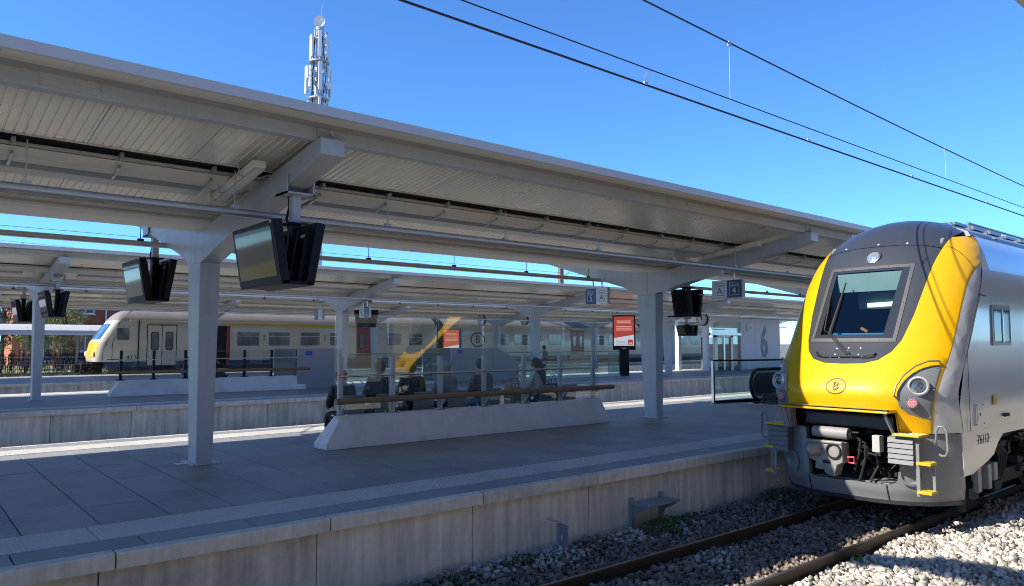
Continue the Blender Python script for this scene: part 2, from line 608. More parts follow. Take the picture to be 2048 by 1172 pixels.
bed("track_bed", P_NEAR + 0.07, -4.5, -30, 60, 0.5, M_BED, "dark stone bed of the near track")
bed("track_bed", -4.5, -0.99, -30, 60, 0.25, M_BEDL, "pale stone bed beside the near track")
for i, xc in enumerate((-20.3, -37.1, -54.2)):
    tag(MB().box(xc - 4.0, xc + 4.0, -30, 140, -1.04, -0.93).build("track_bed", M_BEDL), "stone bed of the tracks between platforms", kind="structure")


def stones(name, pts, size, m, label, seed):
    """angular stones: jittered cubes, one mesh"""
    rng = np.random.default_rng(seed)
    n = len(pts)
    base = np.array([(-1, -1, -1), (1, -1, -1), (1, 1, -1), (-1, 1, -1), (-1, -1, 1), (1, -1, 1), (1, 1, 1), (-1, 1, 1)], float)
    v = base[None] * rng.uniform(0.35, 1.0, (n, 8, 3))
    sc = rng.uniform(0.55, 1.15, (n, 1, 3)) * size[:, None, None] / 2
    v = v * sc
    q = rng.normal(size=(n, 4))
    q /= np.linalg.norm(q, axis=1, keepdims=True)
    w, x, y, z = q.T
    Rm = np.stack([1 - 2 * (y * y + z * z), 2 * (x * y - z * w), 2 * (x * z + y * w), 2 * (x * y + z * w), 1 - 2 * (x * x + z * z), 2 * (y * z - x * w),
                   2 * (x * z - y * w), 2 * (y * z + x * w), 1 - 2 * (x * x + y * y)], -1).reshape(n, 3, 3)
    v = np.einsum('nij,nkj->nki', Rm, v) + pts[:, None, :]
    F = np.array([(0, 3, 2, 1), (4, 5, 6, 7), (0, 1, 5, 4), (1, 2, 6, 5), (2, 3, 7, 6), (3, 0, 4, 7)])
    f = (F[None] + 8 * np.arange(n)[:, None, None]).reshape(-1, 4)
    me = bpy.data.meshes.new(name)
    me.vertices.add(8 * n)
    me.vertices.foreach_set("co", v.reshape(-1))
    me.loops.add(f.size)
    me.loops.foreach_set("vertex_index", f.reshape(-1).astype(np.int32))
    me.polygons.add(len(f))
    me.polygons.foreach_set("loop_start", np.arange(0, f.size, 4, dtype=np.int32))
    me.materials.append(m)
    me.update(calc_edges=True)
    me.validate()
    return tag(link(bpy.data.objects.new(name, me)), label, "gravel", kind="stuff")


def scatter(x0, x1, y0, y1, sp, seed, keep=None, lift=0.0):
    rng = np.random.default_rng(seed)
    nx, ny = int((x1 - x0) / sp), int((y1 - y0) / sp)
    X, Y = np.meshgrid(x0 + sp * (np.arange(nx) + 0.5), y0 + sp * (np.arange(ny) + 0.5))
    X = (X + rng.uniform(-0.5, 0.5, X.shape) * sp).ravel()
    Y = (Y + rng.uniform(-0.5, 0.5, Y.shape) * sp).ravel()
    ok = (np.abs(X - (TCX - 0.7175)) > 0.06) & (np.abs(X - (TCX + 0.7175)) > 0.06)
    if keep is not None:
        ok &= keep(X, Y, rng)
    X, Y = X[ok], Y[ok]
    Z = bed_z(X, Y) + rng.uniform(-0.025, 0.018, X.shape) + lift
    return np.stack([X, Y, Z], -1), rng


def blot(X, Y, s=1.0):
    return np.sin(1.9 * X * s + 0.7 * Y) * np.cos(1.3 * Y * s - 0.8 * X) + 0.5 * np.sin(4.1 * Y * s + 2.3 * X)


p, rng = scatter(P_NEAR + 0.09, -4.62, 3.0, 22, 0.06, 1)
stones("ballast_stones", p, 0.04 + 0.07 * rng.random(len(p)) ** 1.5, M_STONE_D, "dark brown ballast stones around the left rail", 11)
p, rng = scatter(P_NEAR + 0.09, -6.75, 4.0, 20, 0.062, 2, lambda X, Y, r: (blot(X * .6, Y, 1.1) + r.uniform(-0.8, 0.5, X.shape) > 0.42) & (X < -6.85 + 0.1 * np.sin(3 * Y)), 0.022)
stones("ballast_stones", p, rng.uniform(0.05, 0.10, len(p)), M_STONE_W, "whitish loose stones along the foot of the platform wall", 12)
p, rng = scatter(-6.0, -4.75, 4.0, 20, 0.07, 21, lambda X, Y, r: (blot(X, Y + 2, 0.8) + r.uniform(-1.2, 0.3, X.shape) > 0.85), 0.02)
stones("ballast_stones", p, rng.uniform(0.04, 0.085, len(p)), M_STONE_W, "scattered grey stones between the two rails", 14)
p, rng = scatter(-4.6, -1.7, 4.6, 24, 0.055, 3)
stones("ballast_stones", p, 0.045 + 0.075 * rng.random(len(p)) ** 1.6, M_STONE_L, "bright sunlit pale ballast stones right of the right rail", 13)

# ---- rails
def rail(x, label):
    prof = [(-0.075, -0.932), (0.075, -0.932), (0.075, -0.918), (0.012, -0.898), (0.012, -0.805), (0.036, -0.795), (0.036, -0.768), (0.026, -0.762),
            (-0.026, -0.762), (-0.036, -0.768), (-0.036, -0.795), (-0.012, -0.805), (-0.012, -0.898), (-0.075, -0.918)]
    root = thing("rail", label, "rail", (x, 0, -0.93), "rails of the near track")
    MB().prism([(x + a, z) for a, z in prof], -30, 60).build("rail_profile", M_RAIL, root)
    MB().box(x - 0.022, x + 0.022, -30, 60, -0.763, -0.7595).build("running_surface", M_RAILTOP, root)
    for k in range(44):
        y = 3.2 + 0.6 * k
        if y < 24:
            c = MB()
            for s in (-1, 1):
                c.box(x + s * 0.05, x + s * 0.11, y - 0.05, y + 0.05, -0.93, -0.895)
                c.cyl((x + s * 0.085, y, -0.9), (x + s * 0.085, y, -0.87), 0.018, n=6)
            c.build("rail_clip", M_RAIL, root)
rail(TCX - 0.7175, "shaded rail nearer the platform wall")
rail(TCX + 0.7175, "rail beside the sunlit pale gravel")

# ---- weeds at the foot of the wall
M_LEAF = mat("weed_leaf", (0.055, 0.10, 0.028), 0.6, var=0.3, scale=9, island=0.35)
M_LEAFB = mat("bright_weed_leaf", (0.13, 0.24, 0.035), 0.6, var=0.2, scale=9, island=0.3)


def weed(cx, cy, r, h, n, m, label, seed):
    rng = random.Random(seed)
    b = MB()
    for i in range(n):
        a, q = rng.uniform(0, 6.283), r * math.sqrt(rng.random())
        x, y = cx + q * math.cos(a), cy + q * math.sin(a) * 1.8
        z0 = float(bed_z(x, y))
        z = z0 + h * rng.random() * (1 - 0.6 * q / r)
        s = rng.uniform(0.014, 0.032)
        d1 = Vector((rng.uniform(-1, 1), rng.uniform(-1, 1), rng.uniform(-0.2, 0.9))).normalized() * s * 1.6
        d2 = d1.cross(Vector((rng.uniform(-1, 1), rng.uniform(-1, 1), rng.uniform(-1, 1)))).normalized() * s * 0.7
        c = Vector((x, y, z))
        b.add([c, c + d1 * 0.5 + d2, c + d1, c + d1 * 0.5 - d2 * 0.9 + Vector((0, 0, 0.004))], [(0, 1, 2, 3)])
        if i % 6 == 0:
            b.cyl((x, y, z0 - 0.02), (x, y, z + 0.01), 0.0025, n=3, caps=False)
    w = thing("weed_plant", label, "plant", (cx, cy, float(bed_z(cx, cy))), "weeds on the track bed")
    return tag(b.build("foliage", m, w, fixn=False), kind="stuff")


weed(-7.02, 8.95, 0.27, 0.22, 560, M_LEAF, "widest green weed growing below the metal wall step", 1)
weed(-7.15, 9.75, 0.16, 0.15, 180, M_LEAF, "small weed just right of the metal wall step", 2)
weed(-7.1, 12.2, 0.28, 0.25, 520, M_LEAF, "green weed by the wall just left of the yellow train", 3)
weed(-7.15, 6.15, 0.17, 0.15, 200, M_LEAF, "green weed left of the small plate on the wall", 4)
weed(-6.95, 6.55, 0.10, 0.09, 90, M_LEAF, "low weed in front of the small plate on the wall", 5)
weed(-7.05, 5.2, 0.14, 0.12, 130, M_LEAF, "low weed at the wall foot nearest the bottom edge", 9)
weed(-5.85, 6.9, 0.08, 0.08, 60, M_LEAF, "tiny weed between the rails near the left rail", 6)
weed(-4.52, 9.65, 0.07, 0.11, 55, M_LEAFB, "bright green sprig against the right rail in the sun", 7)
weed(-4.78, 10.9, 0.05, 0.09, 35, M_LEAFB, "bright sprig just inside the right rail near the train", 8)

# ---- metal step and small plate on the platform wall
M_GSTEP = mat("painted_step", (0.22, 0.26, 0.30), 0.5, 0.2, var=0.1)
ws = thing("wall_step", "grey metal step bracketed to the platform wall above weeds", "step", (-7.5, 9.0, -0.85))
for y in (8.66, 9.36):
    MB().box(-7.515, -7.46, y - 0.028, y + 0.028, -0.9, -0.44).build("upright", M_GSTEP, ws)
    MB().prism([(-7.46, -0.54), (-7.16, -0.54), (-7.20, -0.575), (-7.40, -0.68), (-7.46, -0.78)], y - 0.006, y + 0.006).build("gusset", M_GSTEP, ws)
MB().box(-7.46, -7.14, 8.62, 9.40, -0.54, -0.512).build("tread", M_GSTEP, ws, bevel=0.006)
pl = thing("marker_plate", "small grey plate on a bracket at the foot of the platform wall", "plate", (-7.4, 6.95, -0.87))
MB().box(-7.33, -7.12, 6.96, 6.975, -0.84, -0.52).build("plate", M_GSTEP, pl)
MB().cyl((-7.52, 6.95, -0.5), (-7.28, 6.95, -0.5), 0.012).cyl((-7.31, 6.95, -0.48), (-7.31, 6.95, -0.87), 0.012).build("bracket", M_GALV, pl)
MB().box(-7.235, -7.22, 6.953, 6.958, -0.73, -0.67).build("mark", M_WHITE, pl)
# ------------------------------------------------------------------ canopies
XC, YC0, BAY = -12.0, 3.85, 11.13
Y0C, Y1C = -64.0, 76.0


def ribbed(x0, z0, x1, z1, w, pitch=0.0928, gw=0.011, gd=0.008, m=None, name="roof_panel"):
    """ceiling sheet from (x0,z0) to (x1,z1), w along y, grooves running across the platform"""
    prof = [(0.004, 0.03), (0.004, 0)]
    n = int(round(w / pitch))
    for k in range(n):
        c = (k + 0.5) * w / n
        prof += [(c - gw, 0), (c - gw * 0.5, gd), (c + gw * 0.5, gd), (c + gw, 0)]
    prof += [(w - 0.004, 0), (w - 0.004, 0.03)]
    b = MB()
    q = len(prof)
    vs = [(x0, y, z0 + d) for y, d in prof] + [(x1, y, z1 + d) for y, d in prof]
    b.add(vs, [(i, i + 1, q + i + 1, q + i) for i in range(q - 1)])
    return b.mesh(name, m, fixn=False)


def zr(lx): return 4.28 + 0.127 * (lx - 4.0)
def zl(lx): return 3.86 + 0.172 * (-lx - 0.4)


def build_canopy(label, detailed, skip=()):
    cr = thing("platform_canopy", label, "canopy", (XC, YC0, 0))
    X = lambda lx: XC + lx
    # columns and arms
    for k in range(-2, 6):
        if k in skip: continue
        yc = YC0 + BAY * k
        c = MB()
        vs = []
        for z, xa_, xb_, hy in ((0, -12.36, -11.98, 0.125), (3.0, -12.53, -11.95, 0.155), (3.14, -12.54, -11.95, 0.155)):
            vs += [(xa_, yc - hy, z), (xb_, yc - hy, z), (xb_, yc + hy, z), (xa_, yc + hy, z)]
        fs = [(0, 3, 2, 1), (8, 9, 10, 11)] + [(a + i, a + (i + 1) % 4, a + 4 + (i + 1) % 4, a + 4 + i) for a in (0, 4) for i in range(4)]
        col = c.add(vs, fs).build("column", M_STEEL, cr, bevel=0.012)
        bp_ = MB().box(-12.47, -11.87, yc - 0.22, yc + 0.22, 0.003, 0.018)
        for ax_ in (-12.43, -11.91):
            for ay_ in (-0.18, 0.18):
                bp_.cyl((ax_, yc + ay_, 0.018), (ax_, yc + ay_, 0.04), 0.016, n=6)
        bp_.build("base_plate", M_STEEL, cr)
        if detailed and k in (0, 1, 2):
            f = MB()
            for z in (2.84, 3.09):
                for i in range(9):
                    for fy in (-1,):
                        f.cyl((XC - 0.5 + 0.05 * i, yc - 0.150, z), (XC - 0.5 + 0.05 * i, yc - 0.168, z), 0.012, n=6)
            if k == 1: f.build("rivet_rows", M_GALV, cr)
        hw = 0.15
        MB().prism([(X(-.2), 3.135), (X(.05), 3.135), (X(0.35), 3.20), (X(0.7), 3.29), (X(3.95), 3.97), (X(4.22), 4.04), (X(4.22), 4.235), (X(4.0), 4.222), (X(0.4), 3.70), (X(-.2), 3.70)],
                   yc - hw, yc + hw).build("right_arm", M_STEEL, cr, bevel=0.01)
        MB().prism([(X(-0.203), 3.135), (X(-0.203), 3.70), (X(-0.4), 3.73), (X(-4.1), 4.46), (X(-4.5), 4.52), (X(-4.5), 4.36), (X(-1.0), 3.34), (X(-.54), 3.135)],
                   yc - hw, yc + hw).build("left_arm", M_STEEL, cr, bevel=0.01)
        p = MB().box(X(4.06), X(4.105), yc - 0.13, yc + 0.13, 4.265, 4.37)
        p.cyl((X(4.1), yc + 0.03, 4.32), (X(4.14), yc + 0.03, 4.32), 0.03, n=10)
        p.build("splice_plate", M_STEEL, cr)
    # right wing
    MB().prism([(X(4.60), 4.465), (X(4.665), 4.45), (X(4.64), 4.352), (X(4.58), 4.352)], Y0C, Y1C).build("fascia", M_FASCIA, cr)
    MB().add([(X(4.585), Y0C, 4.358), (X(4.585), Y1C, 4.358), (X(4.10), Y1C, 4.402), (X(4.10), Y0C, 4.402)], [(0, 1, 2, 3)]).build("soffit", M_SOFFIT, cr, fixn=False)
    if detailed:
        sm = MB()
        for k in range(60):
            y = YC0 - 6 + 0.556 * k
            sm.add([(X(4.575), y, 4.3575), (X(4.575), y + 0.008, 4.3575), (X(4.11), y + 0.008, 4.3995), (X(4.11), y, 4.3995)], [(0, 1, 2, 3)])
            sm.box(X(4.085), X(4.10), y + 0.2, y + 0.23, 4.36, 4.40)
        sm.build("soffit_seams", M_DIFF, cr, fixn=False)
    MB().box(X(4.03), X(4.12), Y0C, Y1C, 4.400, 4.425).build("soffit_ledge", M_SOFFIT, cr)
    MB().prism([(X(4.075), 4.405), (X(4.04), 4.405), (X(4.04), 4.25), (X(3.93), 4.25), (X(3.93), 4.228), (X(4.075), 4.228)], Y0C, Y1C).build("edge_beam", M_STEEL, cr)
    for (y, zz) in ((YC0 - 2.55, 4.315), (YC0 + BAY / 2 + 1.1, 4.315)):
        bm_ = MB().box(X(4.075), X(4.088), y - 0.33, y + 0.33, zz - 0.06, zz + 0.06)
        bm_.cyl((X(4.088), y + 0.2, zz), (X(4.12), y + 0.2, zz), 0.028, n=10)
        bm_.build("joint_plate", M_STEEL, cr)
    pw = BAY / 10
    mo = ribbed(X(4.02) - XC, zr(4.02), X(2.66) - XC, zr(2.66), pw, m=M_PANEL)
    mi = ribbed(X(2.32) - XC, zr(2.32), X(0.42) - XC, zr(0.42), pw, m=M_PANEL)
    k0, k1 = (-4, 36) if detailed else (0, 0)
    if detailed:
        for k in range(k0, k1):
            for me in (mo, mi):
                o = bpy.data.objects.new("roof_panel", me)
                link(o, cr)
                o.location = (0, k * pw, random.uniform(-0.002, 0.002))
    rest = MB()
    for (a, b_) in (((Y0C, YC0 + k0 * pw), (YC0 + k1 * pw, Y1C)) if detailed else ((Y0C, Y1C),)):
        for (la, lb) in ((4.02, 2.66), (2.32, 0.42)):
            rest.add([(X(la), a, zr(la)), (X(la), b_, zr(la)), (X(lb), b_, zr(lb)), (X(lb), a, zr(lb))], [(0, 1, 2, 3)])
    rest.build("ceiling_run", M_PANEL, cr, fixn=False)
    MB().box(X(2.30), X(2.68), Y0C, Y1C, 4.135, 4.16).build("slot_shade_sheet", M_DARK, cr)  # near-black sheet: the shade inside the open slot is put into its colour
    MB().box(X(2.655), X(2.675), Y0C, Y1C, zr(2.66) - 0.010, zr(2.66) + 0.03).build("slot_trim", M_PANEL, cr)
    MB().box(X(2.31), X(2.33), Y0C, Y1C, zr(2.32) - 0.010, zr(2.32) + 0.03).build("slot_trim", M_PANEL, cr)
    MB().prism([(X(0.40), 3.90), (X(0.45), 3.90), (X(0.45), 3.72), (X(0.34), 3.68), (X(-0.40), 3.68), (X(-0.40), 3.90), (X(-0.36), 3.90), (X(-0.36), 3.72), (X(0.32), 3.72), (X(0.40), 3.745)],
               Y0C, Y1C).build("valley_gutter", M_SOFFIT, cr)
    MB().box(X(0.452), X(0.47), Y0C, Y1C, 3.75, 3.78).build("gutter_lip", M_STEEL, cr)
    # left wing
    MB().add([(X(-0.4), Y0C, zl(-0.4)), (X(-0.4), Y1C, zl(-0.4)), (X(-4.05), Y1C, zl(-4.05)), (X(-4.05), Y0C, zl(-4.05))], [(3, 2, 1, 0)]).build("left_ceiling", M_PANEL, cr, fixn=False)
    MB().box(X(-4.10), X(-4.05), Y0C, Y1C, 4.44, 4.62).build("left_edge_beam", M_STEEL, cr)
    MB().prism([(X(-4.36), 4.72), (X(-4.42), 4.70), (X(-4.40), 4.58), (X(-4.34), 4.58)], Y0C, Y1C).build("left_fascia", M_FASCIA, cr)
    # top skin
    MB().prism([(X(4.60), 4.462), (X(4.55), 4.43), (X(0.3), 3.915), (X(-0.3), 3.915), (X(-4.3), 4.66), (X(-4.37), 4.715), (X(-0.3), 4.05), (X(0.3), 4.05)], Y0C, Y1C).build("roof_skin", M_ROOFTOP, cr)
    return cr


canopy1 = build_canopy("nearest wing-shaped steel canopy over the front platform", True)
canopy2 = build_canopy("second wing-shaped canopy just behind the nearest one", False, (4,))
canopy2.location.x -= PITCH
canopy2.scale.z = 1.035
canopy3 = build_canopy("third and farthest low-looking canopy in front of the cream train", False)
canopy3.location.x -= 2 * PITCH
canopy3.scale.z = 1.035
canopy0 = build_canopy("canopy over the platform the picture is taken from, only its corner at the top right", False)
canopy0.location.x += 14.62

# ---- light trunking and pipes hung below the canopies
def trunking(dx, label, fine):
    t = thing("light_trunking", label, "light", (XC + 2.1 + dx, YC0, 3.95), "lighting runs under the canopies")
    if dx < 0: t.location.z += 0.14
    X = lambda lx: XC + lx + dx
    MB().prism([(X(2.26), 4.055), (X(2.30), 4.05), (X(2.22), 3.945), (X(2.05), 3.925), (X(2.05), 3.955), (X(2.18), 3.975)], Y0C, Y1C).build("trunking_body", M_CREAM, t)
    for k in range(-1, 6):
        y0, y1 = YC0 + BAY * k + 0.75, YC0 + BAY * (k + 1) - 0.75
        MB().prism([(X(2.04), 3.955), (X(2.04), 3.915), (X(1.97), 3.88), (X(1.70), 3.855), (X(1.64), 3.875), (X(1.68), 3.92)], y0, y1).build("lamp_body", M_DIFF, t)
        if fine and k < 3:
            c = MB()
            n = 9
            for i in range(n + 1):
                y = y0 + (y1 - y0) * i / n
                c.prism([(X(2.32), 4.0), (X(2.33), 3.955), (X(2.10), 3.90), (X(1.66), 3.852), (X(1.66), 3.862), (X(2.09), 3.912), (X(2.30), 3.965)], y - 0.015, y + 0.015)
                c.box(X(2.36), X(2.46), y - 0.02, y + 0.02, 4.04, 4.12)
            c.build("clamp_row", M_GALV, t)
    return t


def pipe(lx, z, dx, label, fine, r=0.05):
    X = XC + lx + dx
    p = thing("conduit_pipe", label, "pipe", (X, YC0, z), "service pipes under the canopies")
    if dx < 0: p.location.z += 0.12
    MB().cyl((X, Y0C, z), (X, Y1C, z), r, n=16).build("pipe_run", M_GALV, p, smooth=True)
    a, b = MB(), MB()
    k = 0
    y = -18.97
    top = zr(lx) if lx > 0 else zl(lx)
    while y < 50:
        a.cyl((X, y, z), (X, y, min(top, 4.06 if lx > 0 else top)), 0.007, n=5)
        a.box(X - 0.02, X + 0.02, y - 0.05, y + 0.05, z + r * 0.9, z + r + 0.035)
        if k % 2 == 0:
            b.cyl((X, y + 1.2, z), (X, y + 1.42, z), r + 0.006, n=16)
        y += 2.226
        k += 1
    a.build("hangers", M_STEEL if lx > 0 else M_BLACK, p)
    b.build("couplings", M_GALV, p, smooth=True)
    return p


trunking(0, "cream light trunking running under the nearest canopy", True)
trunking(-PITCH, "light trunking running under the second canopy", False)
trunking(-2 * PITCH, "light trunking running under the farthest canopy", False)
pipe(2.65, 3.53, 0, "round metal pipe hung below the nearest canopy, in front of the column heads", True)
pipe(-1.9, 3.60, 0, "round metal pipe seen against the sky behind the nearest canopy", True)
pipe(2.65, 3.53, -PITCH, "round metal pipe below the camera side of the second canopy", False)
pipe(-1.9, 3.60, -PITCH, "round metal pipe behind the column heads of the second canopy", False)
pipe(2.65, 3.53, -2 * PITCH, "round metal pipe below the camera side of the farthest canopy", False)

# ---- strip lights fixed beside the arms
def arm_light(yc, label, dx=0):
    s = thing("strip_light", label, "light", (XC + 2.6 + dx, yc - 0.42, 3.9), "strip lights beside the canopy arms")
    a, b = Vector((XC + 1.75 + dx, yc - 0.46, 3.87)), Vector((XC + 3.2 + dx, yc - 0.46, 4.06))
    MB().bar(a, b, 0.17, 0.10).build("lamp_housing", M_CREAM, s, bevel=0.015)
    MB().bar(a + Vector((0, 0, -0.06)), b + Vector((0, 0, -0.06)), 0.12, 0.03).build("diffuser", M_DIFF, s)
    MB().bar(a - Vector((0.08, 0, 0.01)), a + Vector((0.02, 0, 0)), 0.24, 0.17).build("end_cap", M_CREAM, s)
    for t in (0.25, 0.75):
        c = a.lerp(b, t)
        MB().tube([c + Vector((0, -0.13, 0.18)), c + Vector((0, -0.12, -0.05)), c + Vector((0, 0.14, -0.05)), c + Vector((0, 0.28, 0.02))], 0.011, n=5).build("strap", M_GALV, s)


arm_light(YC0, "strip light strapped beside the nearest canopy arm, above the big screens")
arm_light(YC0 + BAY, "strip light beside the canopy arm near the yellow train")

# ------------------------------------------------------------------ display units
def display(cx, cy, label, cat="screen", hang=3.93, z0=2.55, z1=3.29, w=1.3, py=0.0):
    d = thing("display_unit", label, cat, (cx, cy, z0), "hanging passenger displays")
    for s in (-1, 1):
        yb, yt = cy + s * 0.20, cy + s * 0.33
        prof = [(yb, z0), (yt, z1), (yt - s * 0.12, z1 + 0.02), (yb - s * 0.10, z0 + 0.01)]
        h = MB().prism(prof, cx - w / 2, cx + w / 2, 'x').build("housing", M_BLACK, d, bevel=0.012)
        n = Vector((0, s * (z1 - z0), -(yt - yb) * s)).normalized()
        def P(t, e): return Vector((0, yb + (yt - yb) * t, z0 + (z1 - z0) * t)) + n * e
        q = []
        for x, t in ((-w / 2 + 0.07, 0.14), (w / 2 - 0.09, 0.14), (w / 2 - 0.09, 0.93), (-w / 2 + 0.07, 0.93)):
            p = P(t, 0.004); q.append((cx + x, p.y, p.z))
        q2 = [Vector(p) - n * 0.01 for p in q]
        MB().add(q + [tuple(p) for p in q2], [(0, 1, 2, 3), (0, 4, 5, 1), (1, 5, 6, 2), (2, 6, 7, 3), (3, 7, 4, 0)]).build("screen", M_SCREEN, h)
        # cooling ribs on the inner face
        rb = MB()
        for i in range(5):
            x = cx - w / 2 + 0.15 + i * (w - 0.3) / 4
            rb.bar((x, yb - s * 0.13, z0 + 0.05), (x, yt - s * 0.15, z1 - 0.04), 0.05, 0.04, up=(0, 1, 0))
        rb.build("cooling_ribs", M_BLACK, h)
        MB().box(cx + w / 2 - 0.10, cx + w / 2 - 0.05, yt - s * 0.002, yt - s * 0.05, z1 - 0.03, z1 - 0.008).build("sticker", M_WHITE, h)
        if s > 0:
            MB().bar((cx + 0.25, yt - 0.145, z1 - 0.12), (cx + 0.40, yt - 0.145, z1 - 0.12), 0.01, 0.035).build("sticker", M_WHITE, h)
    MB().prism([(cy - 0.20, z0 + 0.005), (cy + 0.20, z0 + 0.005), (cy + 0.17, z0 + 0.045), (cy - 0.17, z0 + 0.045)], cx - 0.5, cx + w / 2, 'x').build("base_tray", M_BLACK, d)
    yp = cy + py
    MB().box(cx - 0.055, cx + 0.055, yp - 0.055, yp + 0.055, z1 + 0.08, hang).build("upper_pole", M_STEEL, d, bevel=0.005)
    MB().box(cx - 0.075, cx + 0.075, yp - 0.06, yp + 0.06, z0 + 0.02, z1 + 0.06).build("lower_pole", M_BLACK, d)
    MB().box(cx - 0.13, cx + 0.13, yp - 0.13, yp + 0.13, z1 + 0.06, z1 + 0.08).build("flange", M_BLACK, d)
    b = MB().box(cx - 0.17, cx + 0.17, yp - 0.185, yp + 0.185, hang, hang + 0.02)
    b.box(cx - 0.17, cx + 0.17, yp - 0.185, yp - 0.165, hang, hang + 0.22).box(cx - 0.17, cx + 0.17, yp + 0.165, yp + 0.185, hang, hang + 0.22)
    b.build("hanger_bracket", M_STEEL, d)
    MB().tube([(cx - 0.09, yp - 0.02, z1 - 0.05), (cx - 0.13, yp - 0.05, z1 + 0.15), (cx - 0.10, yp - 0.03, z1 + 0.3), (cx - 0.09, yp - 0.04, hang)], 0.018, n=6).build("cable", M_BLACK, d)
    return d


display(-8.80, YC0 - 0.22, "large black double-sided display in front of the nearest column, hung from the right arm", hang=3.72, py=0.22)
display(-15.15, YC0 - 0.1, "black double-sided display left of the nearest column, hung against the sky", py=0.1, hang=3.9, z0=2.64, z1=3.42)
display(-8.80 - PITCH, YC0 - 0.1, "black double-sided display at the left edge, in front of the house and trees", py=0.1, hang=3.72, z0=2.64, z1=3.40)
display(-15.15 - PITCH, YC0 - 0.1, "black display at the left edge, mostly hidden behind another display", hang=3.9, z0=2.64, z1=3.42)
display(-11.72, YC0 + BAY + 0.85, "black display half hidden behind the column beside the yellow train", hang=3.6, z0=2.55, z1=3.25, w=0.55)
display(-11.52 - PITCH, YC0 + BAY + 0.75, "black display hidden behind the second platform column, above the red train doors", hang=3.6, z0=2.55, z1=3.3, w=1.0)

# ------------------------------------------------------------------ platform signs
def spoor_sign(x0, x1, y, z0, z1, number, navy_left, label, top):
    s = thing("platform_sign", label, "sign", ((x0 + x1) / 2, y, z0), "platform number signs")
    MB().box(x0, x1, y - 0.05, y + 0.05, z0, z1).build("sign_box", M_STEEL, s, bevel=0.006)
    xm = (x0 + x1) / 2
    for navy in (True, False):
        left = navy == navy_left
        a, b = (x0 + 0.012, xm) if left else (xm, x1 - 0.03)
        f = MB().box(a, b, y - 0.055, y - 0.0505, z0 + 0.012, z1 - 0.012).build("sign_face", M_NAVY if navy else M_WHITE, s)
        c = (a + b) / 2
        ink = M_WHITE if navy else M_INK
        hw, hz = 0.125, 0.145
        zc = (z0 + z1) / 2
        fr = MB()
        for (u0, u1, v0, v1) in ((-hw, hw, hz - 0.008, hz), (-hw, hw, -hz, -hz + 0.008), (-hw, -hw + 0.008, -hz, hz), (hw - 0.008, hw, -hz, hz)):
            fr.box(c + u0, c + u1, y - 0.058, y - 0.0555, zc + v0, zc + v1)
        fr.build("border_line", ink, f)
        text("lettering", "Spoor" if navy else "Zone", 0.085, ink, f, (c, y - 0.057, zc + 0.085), FACE_MY, 0.001)
        text("lettering", number if navy else "A", 0.21, ink, f, (c, y - 0.057, zc - 0.045), FACE_MY, 0.001)
    for x in (xm - 0.16, xm + 0.16):
        MB().cyl((x, y, z1), (x, y, top), 0.02, n=10).build("hanger_rod", M_STAIN, s)
    return s


spoor_sign(-10.09, -9.28, 14.62, 2.90, 3.31, "4", False, "hanging Zone A and Spoor 4 sign left of the yellow train", 3.55)
spoor_sign(-14.16, -13.34, 14.62, 2.92, 3.36, "5", True, "hanging Spoor 5 and Zone A sign left of the second column", 3.62)
spoor_sign(-10.0 - PITCH, -9.2 - PITCH, 14.62, 2.90, 3.34, "6", False, "small hanging sign right of the second platform column, with a dark display behind", 3.55)
spoor_sign(-14.1 - PITCH, -13.3 - PITCH, 14.62, 2.92, 3.36, "7", True, "small hanging sign left of the second platform column, over the first class coach", 3.62)

# ------------------------------------------------------------------ clocks
M_CLOCK = mat("clock_face", (0.70, 0.71, 0.72), 0.35, var=0.02)


def clock(x, y, z, r, label, top):
    c = thing("station_clock", label, "clock", (x, y, z - r), "round station clocks")
    MB().lathe([(r, 0.09), (r + 0.025, 0.085), (r + 0.025, -0.085), (r, -0.09)], (x, y, z), (0, -1, 0), 28).build("rim", M_BLACK, c, smooth=True)
    for s in (-1, 1):
        f = MB().lathe([(r, 0.086), (0.0, 0.086)], (x, y, z), (0, s, 0), 28).build("dial", M_CLOCK, c)
        h = MB()
        for k in range(12):
            a = 2 * math.pi * k / 12
            h.bar((x + 0.78 * r * math.sin(a), y + s * 0.089, z + 0.78 * r * math.cos(a)), (x + 0.94 * r * math.sin(a), y + s * 0.089, z + 0.94 * r * math.cos(a)), 0.012 if s else 0, 0.07 * r * 2, up=(math.cos(a), 0, -math.sin(a)))
        h.build("hour_marks", M_INK, f)
        MB().bar((x, y + s * 0.095, z - 0.12 * r), (x, y + s * 0.095, z + 0.82 * r), 0.012, 0.035, up=(1, 0, 0)).bar((x + 0.01, y + s * 0.1, z - 0.1 * r), (x + 0.05 * r, y + s * 0.1, z + 0.52 * r), 0.012, 0.06, up=(1, 0, 0)).build("hands", M_INK, f)
    MB().cyl((x, y, z + r), (x, y, top), 0.03, n=8).build("hanger_rod", M_STEEL, c)


clock(-28.6, 40.2, 3.42, 0.40, "round clock hanging left of the lift tower", 4.1)
clock(-44.5, 53.5, 3.9, 0.45, "round clock farther away, left of the second column by the red screen", 4.8)
clock(-44.2, 38.6, 3.75, 0.42, "round clock between two columns over the grey stair wall", 4.6)
clock(-44.6, 34.6, 3.62, 0.40, "dim round clock behind the glass right of the dim red screen", 4.5)
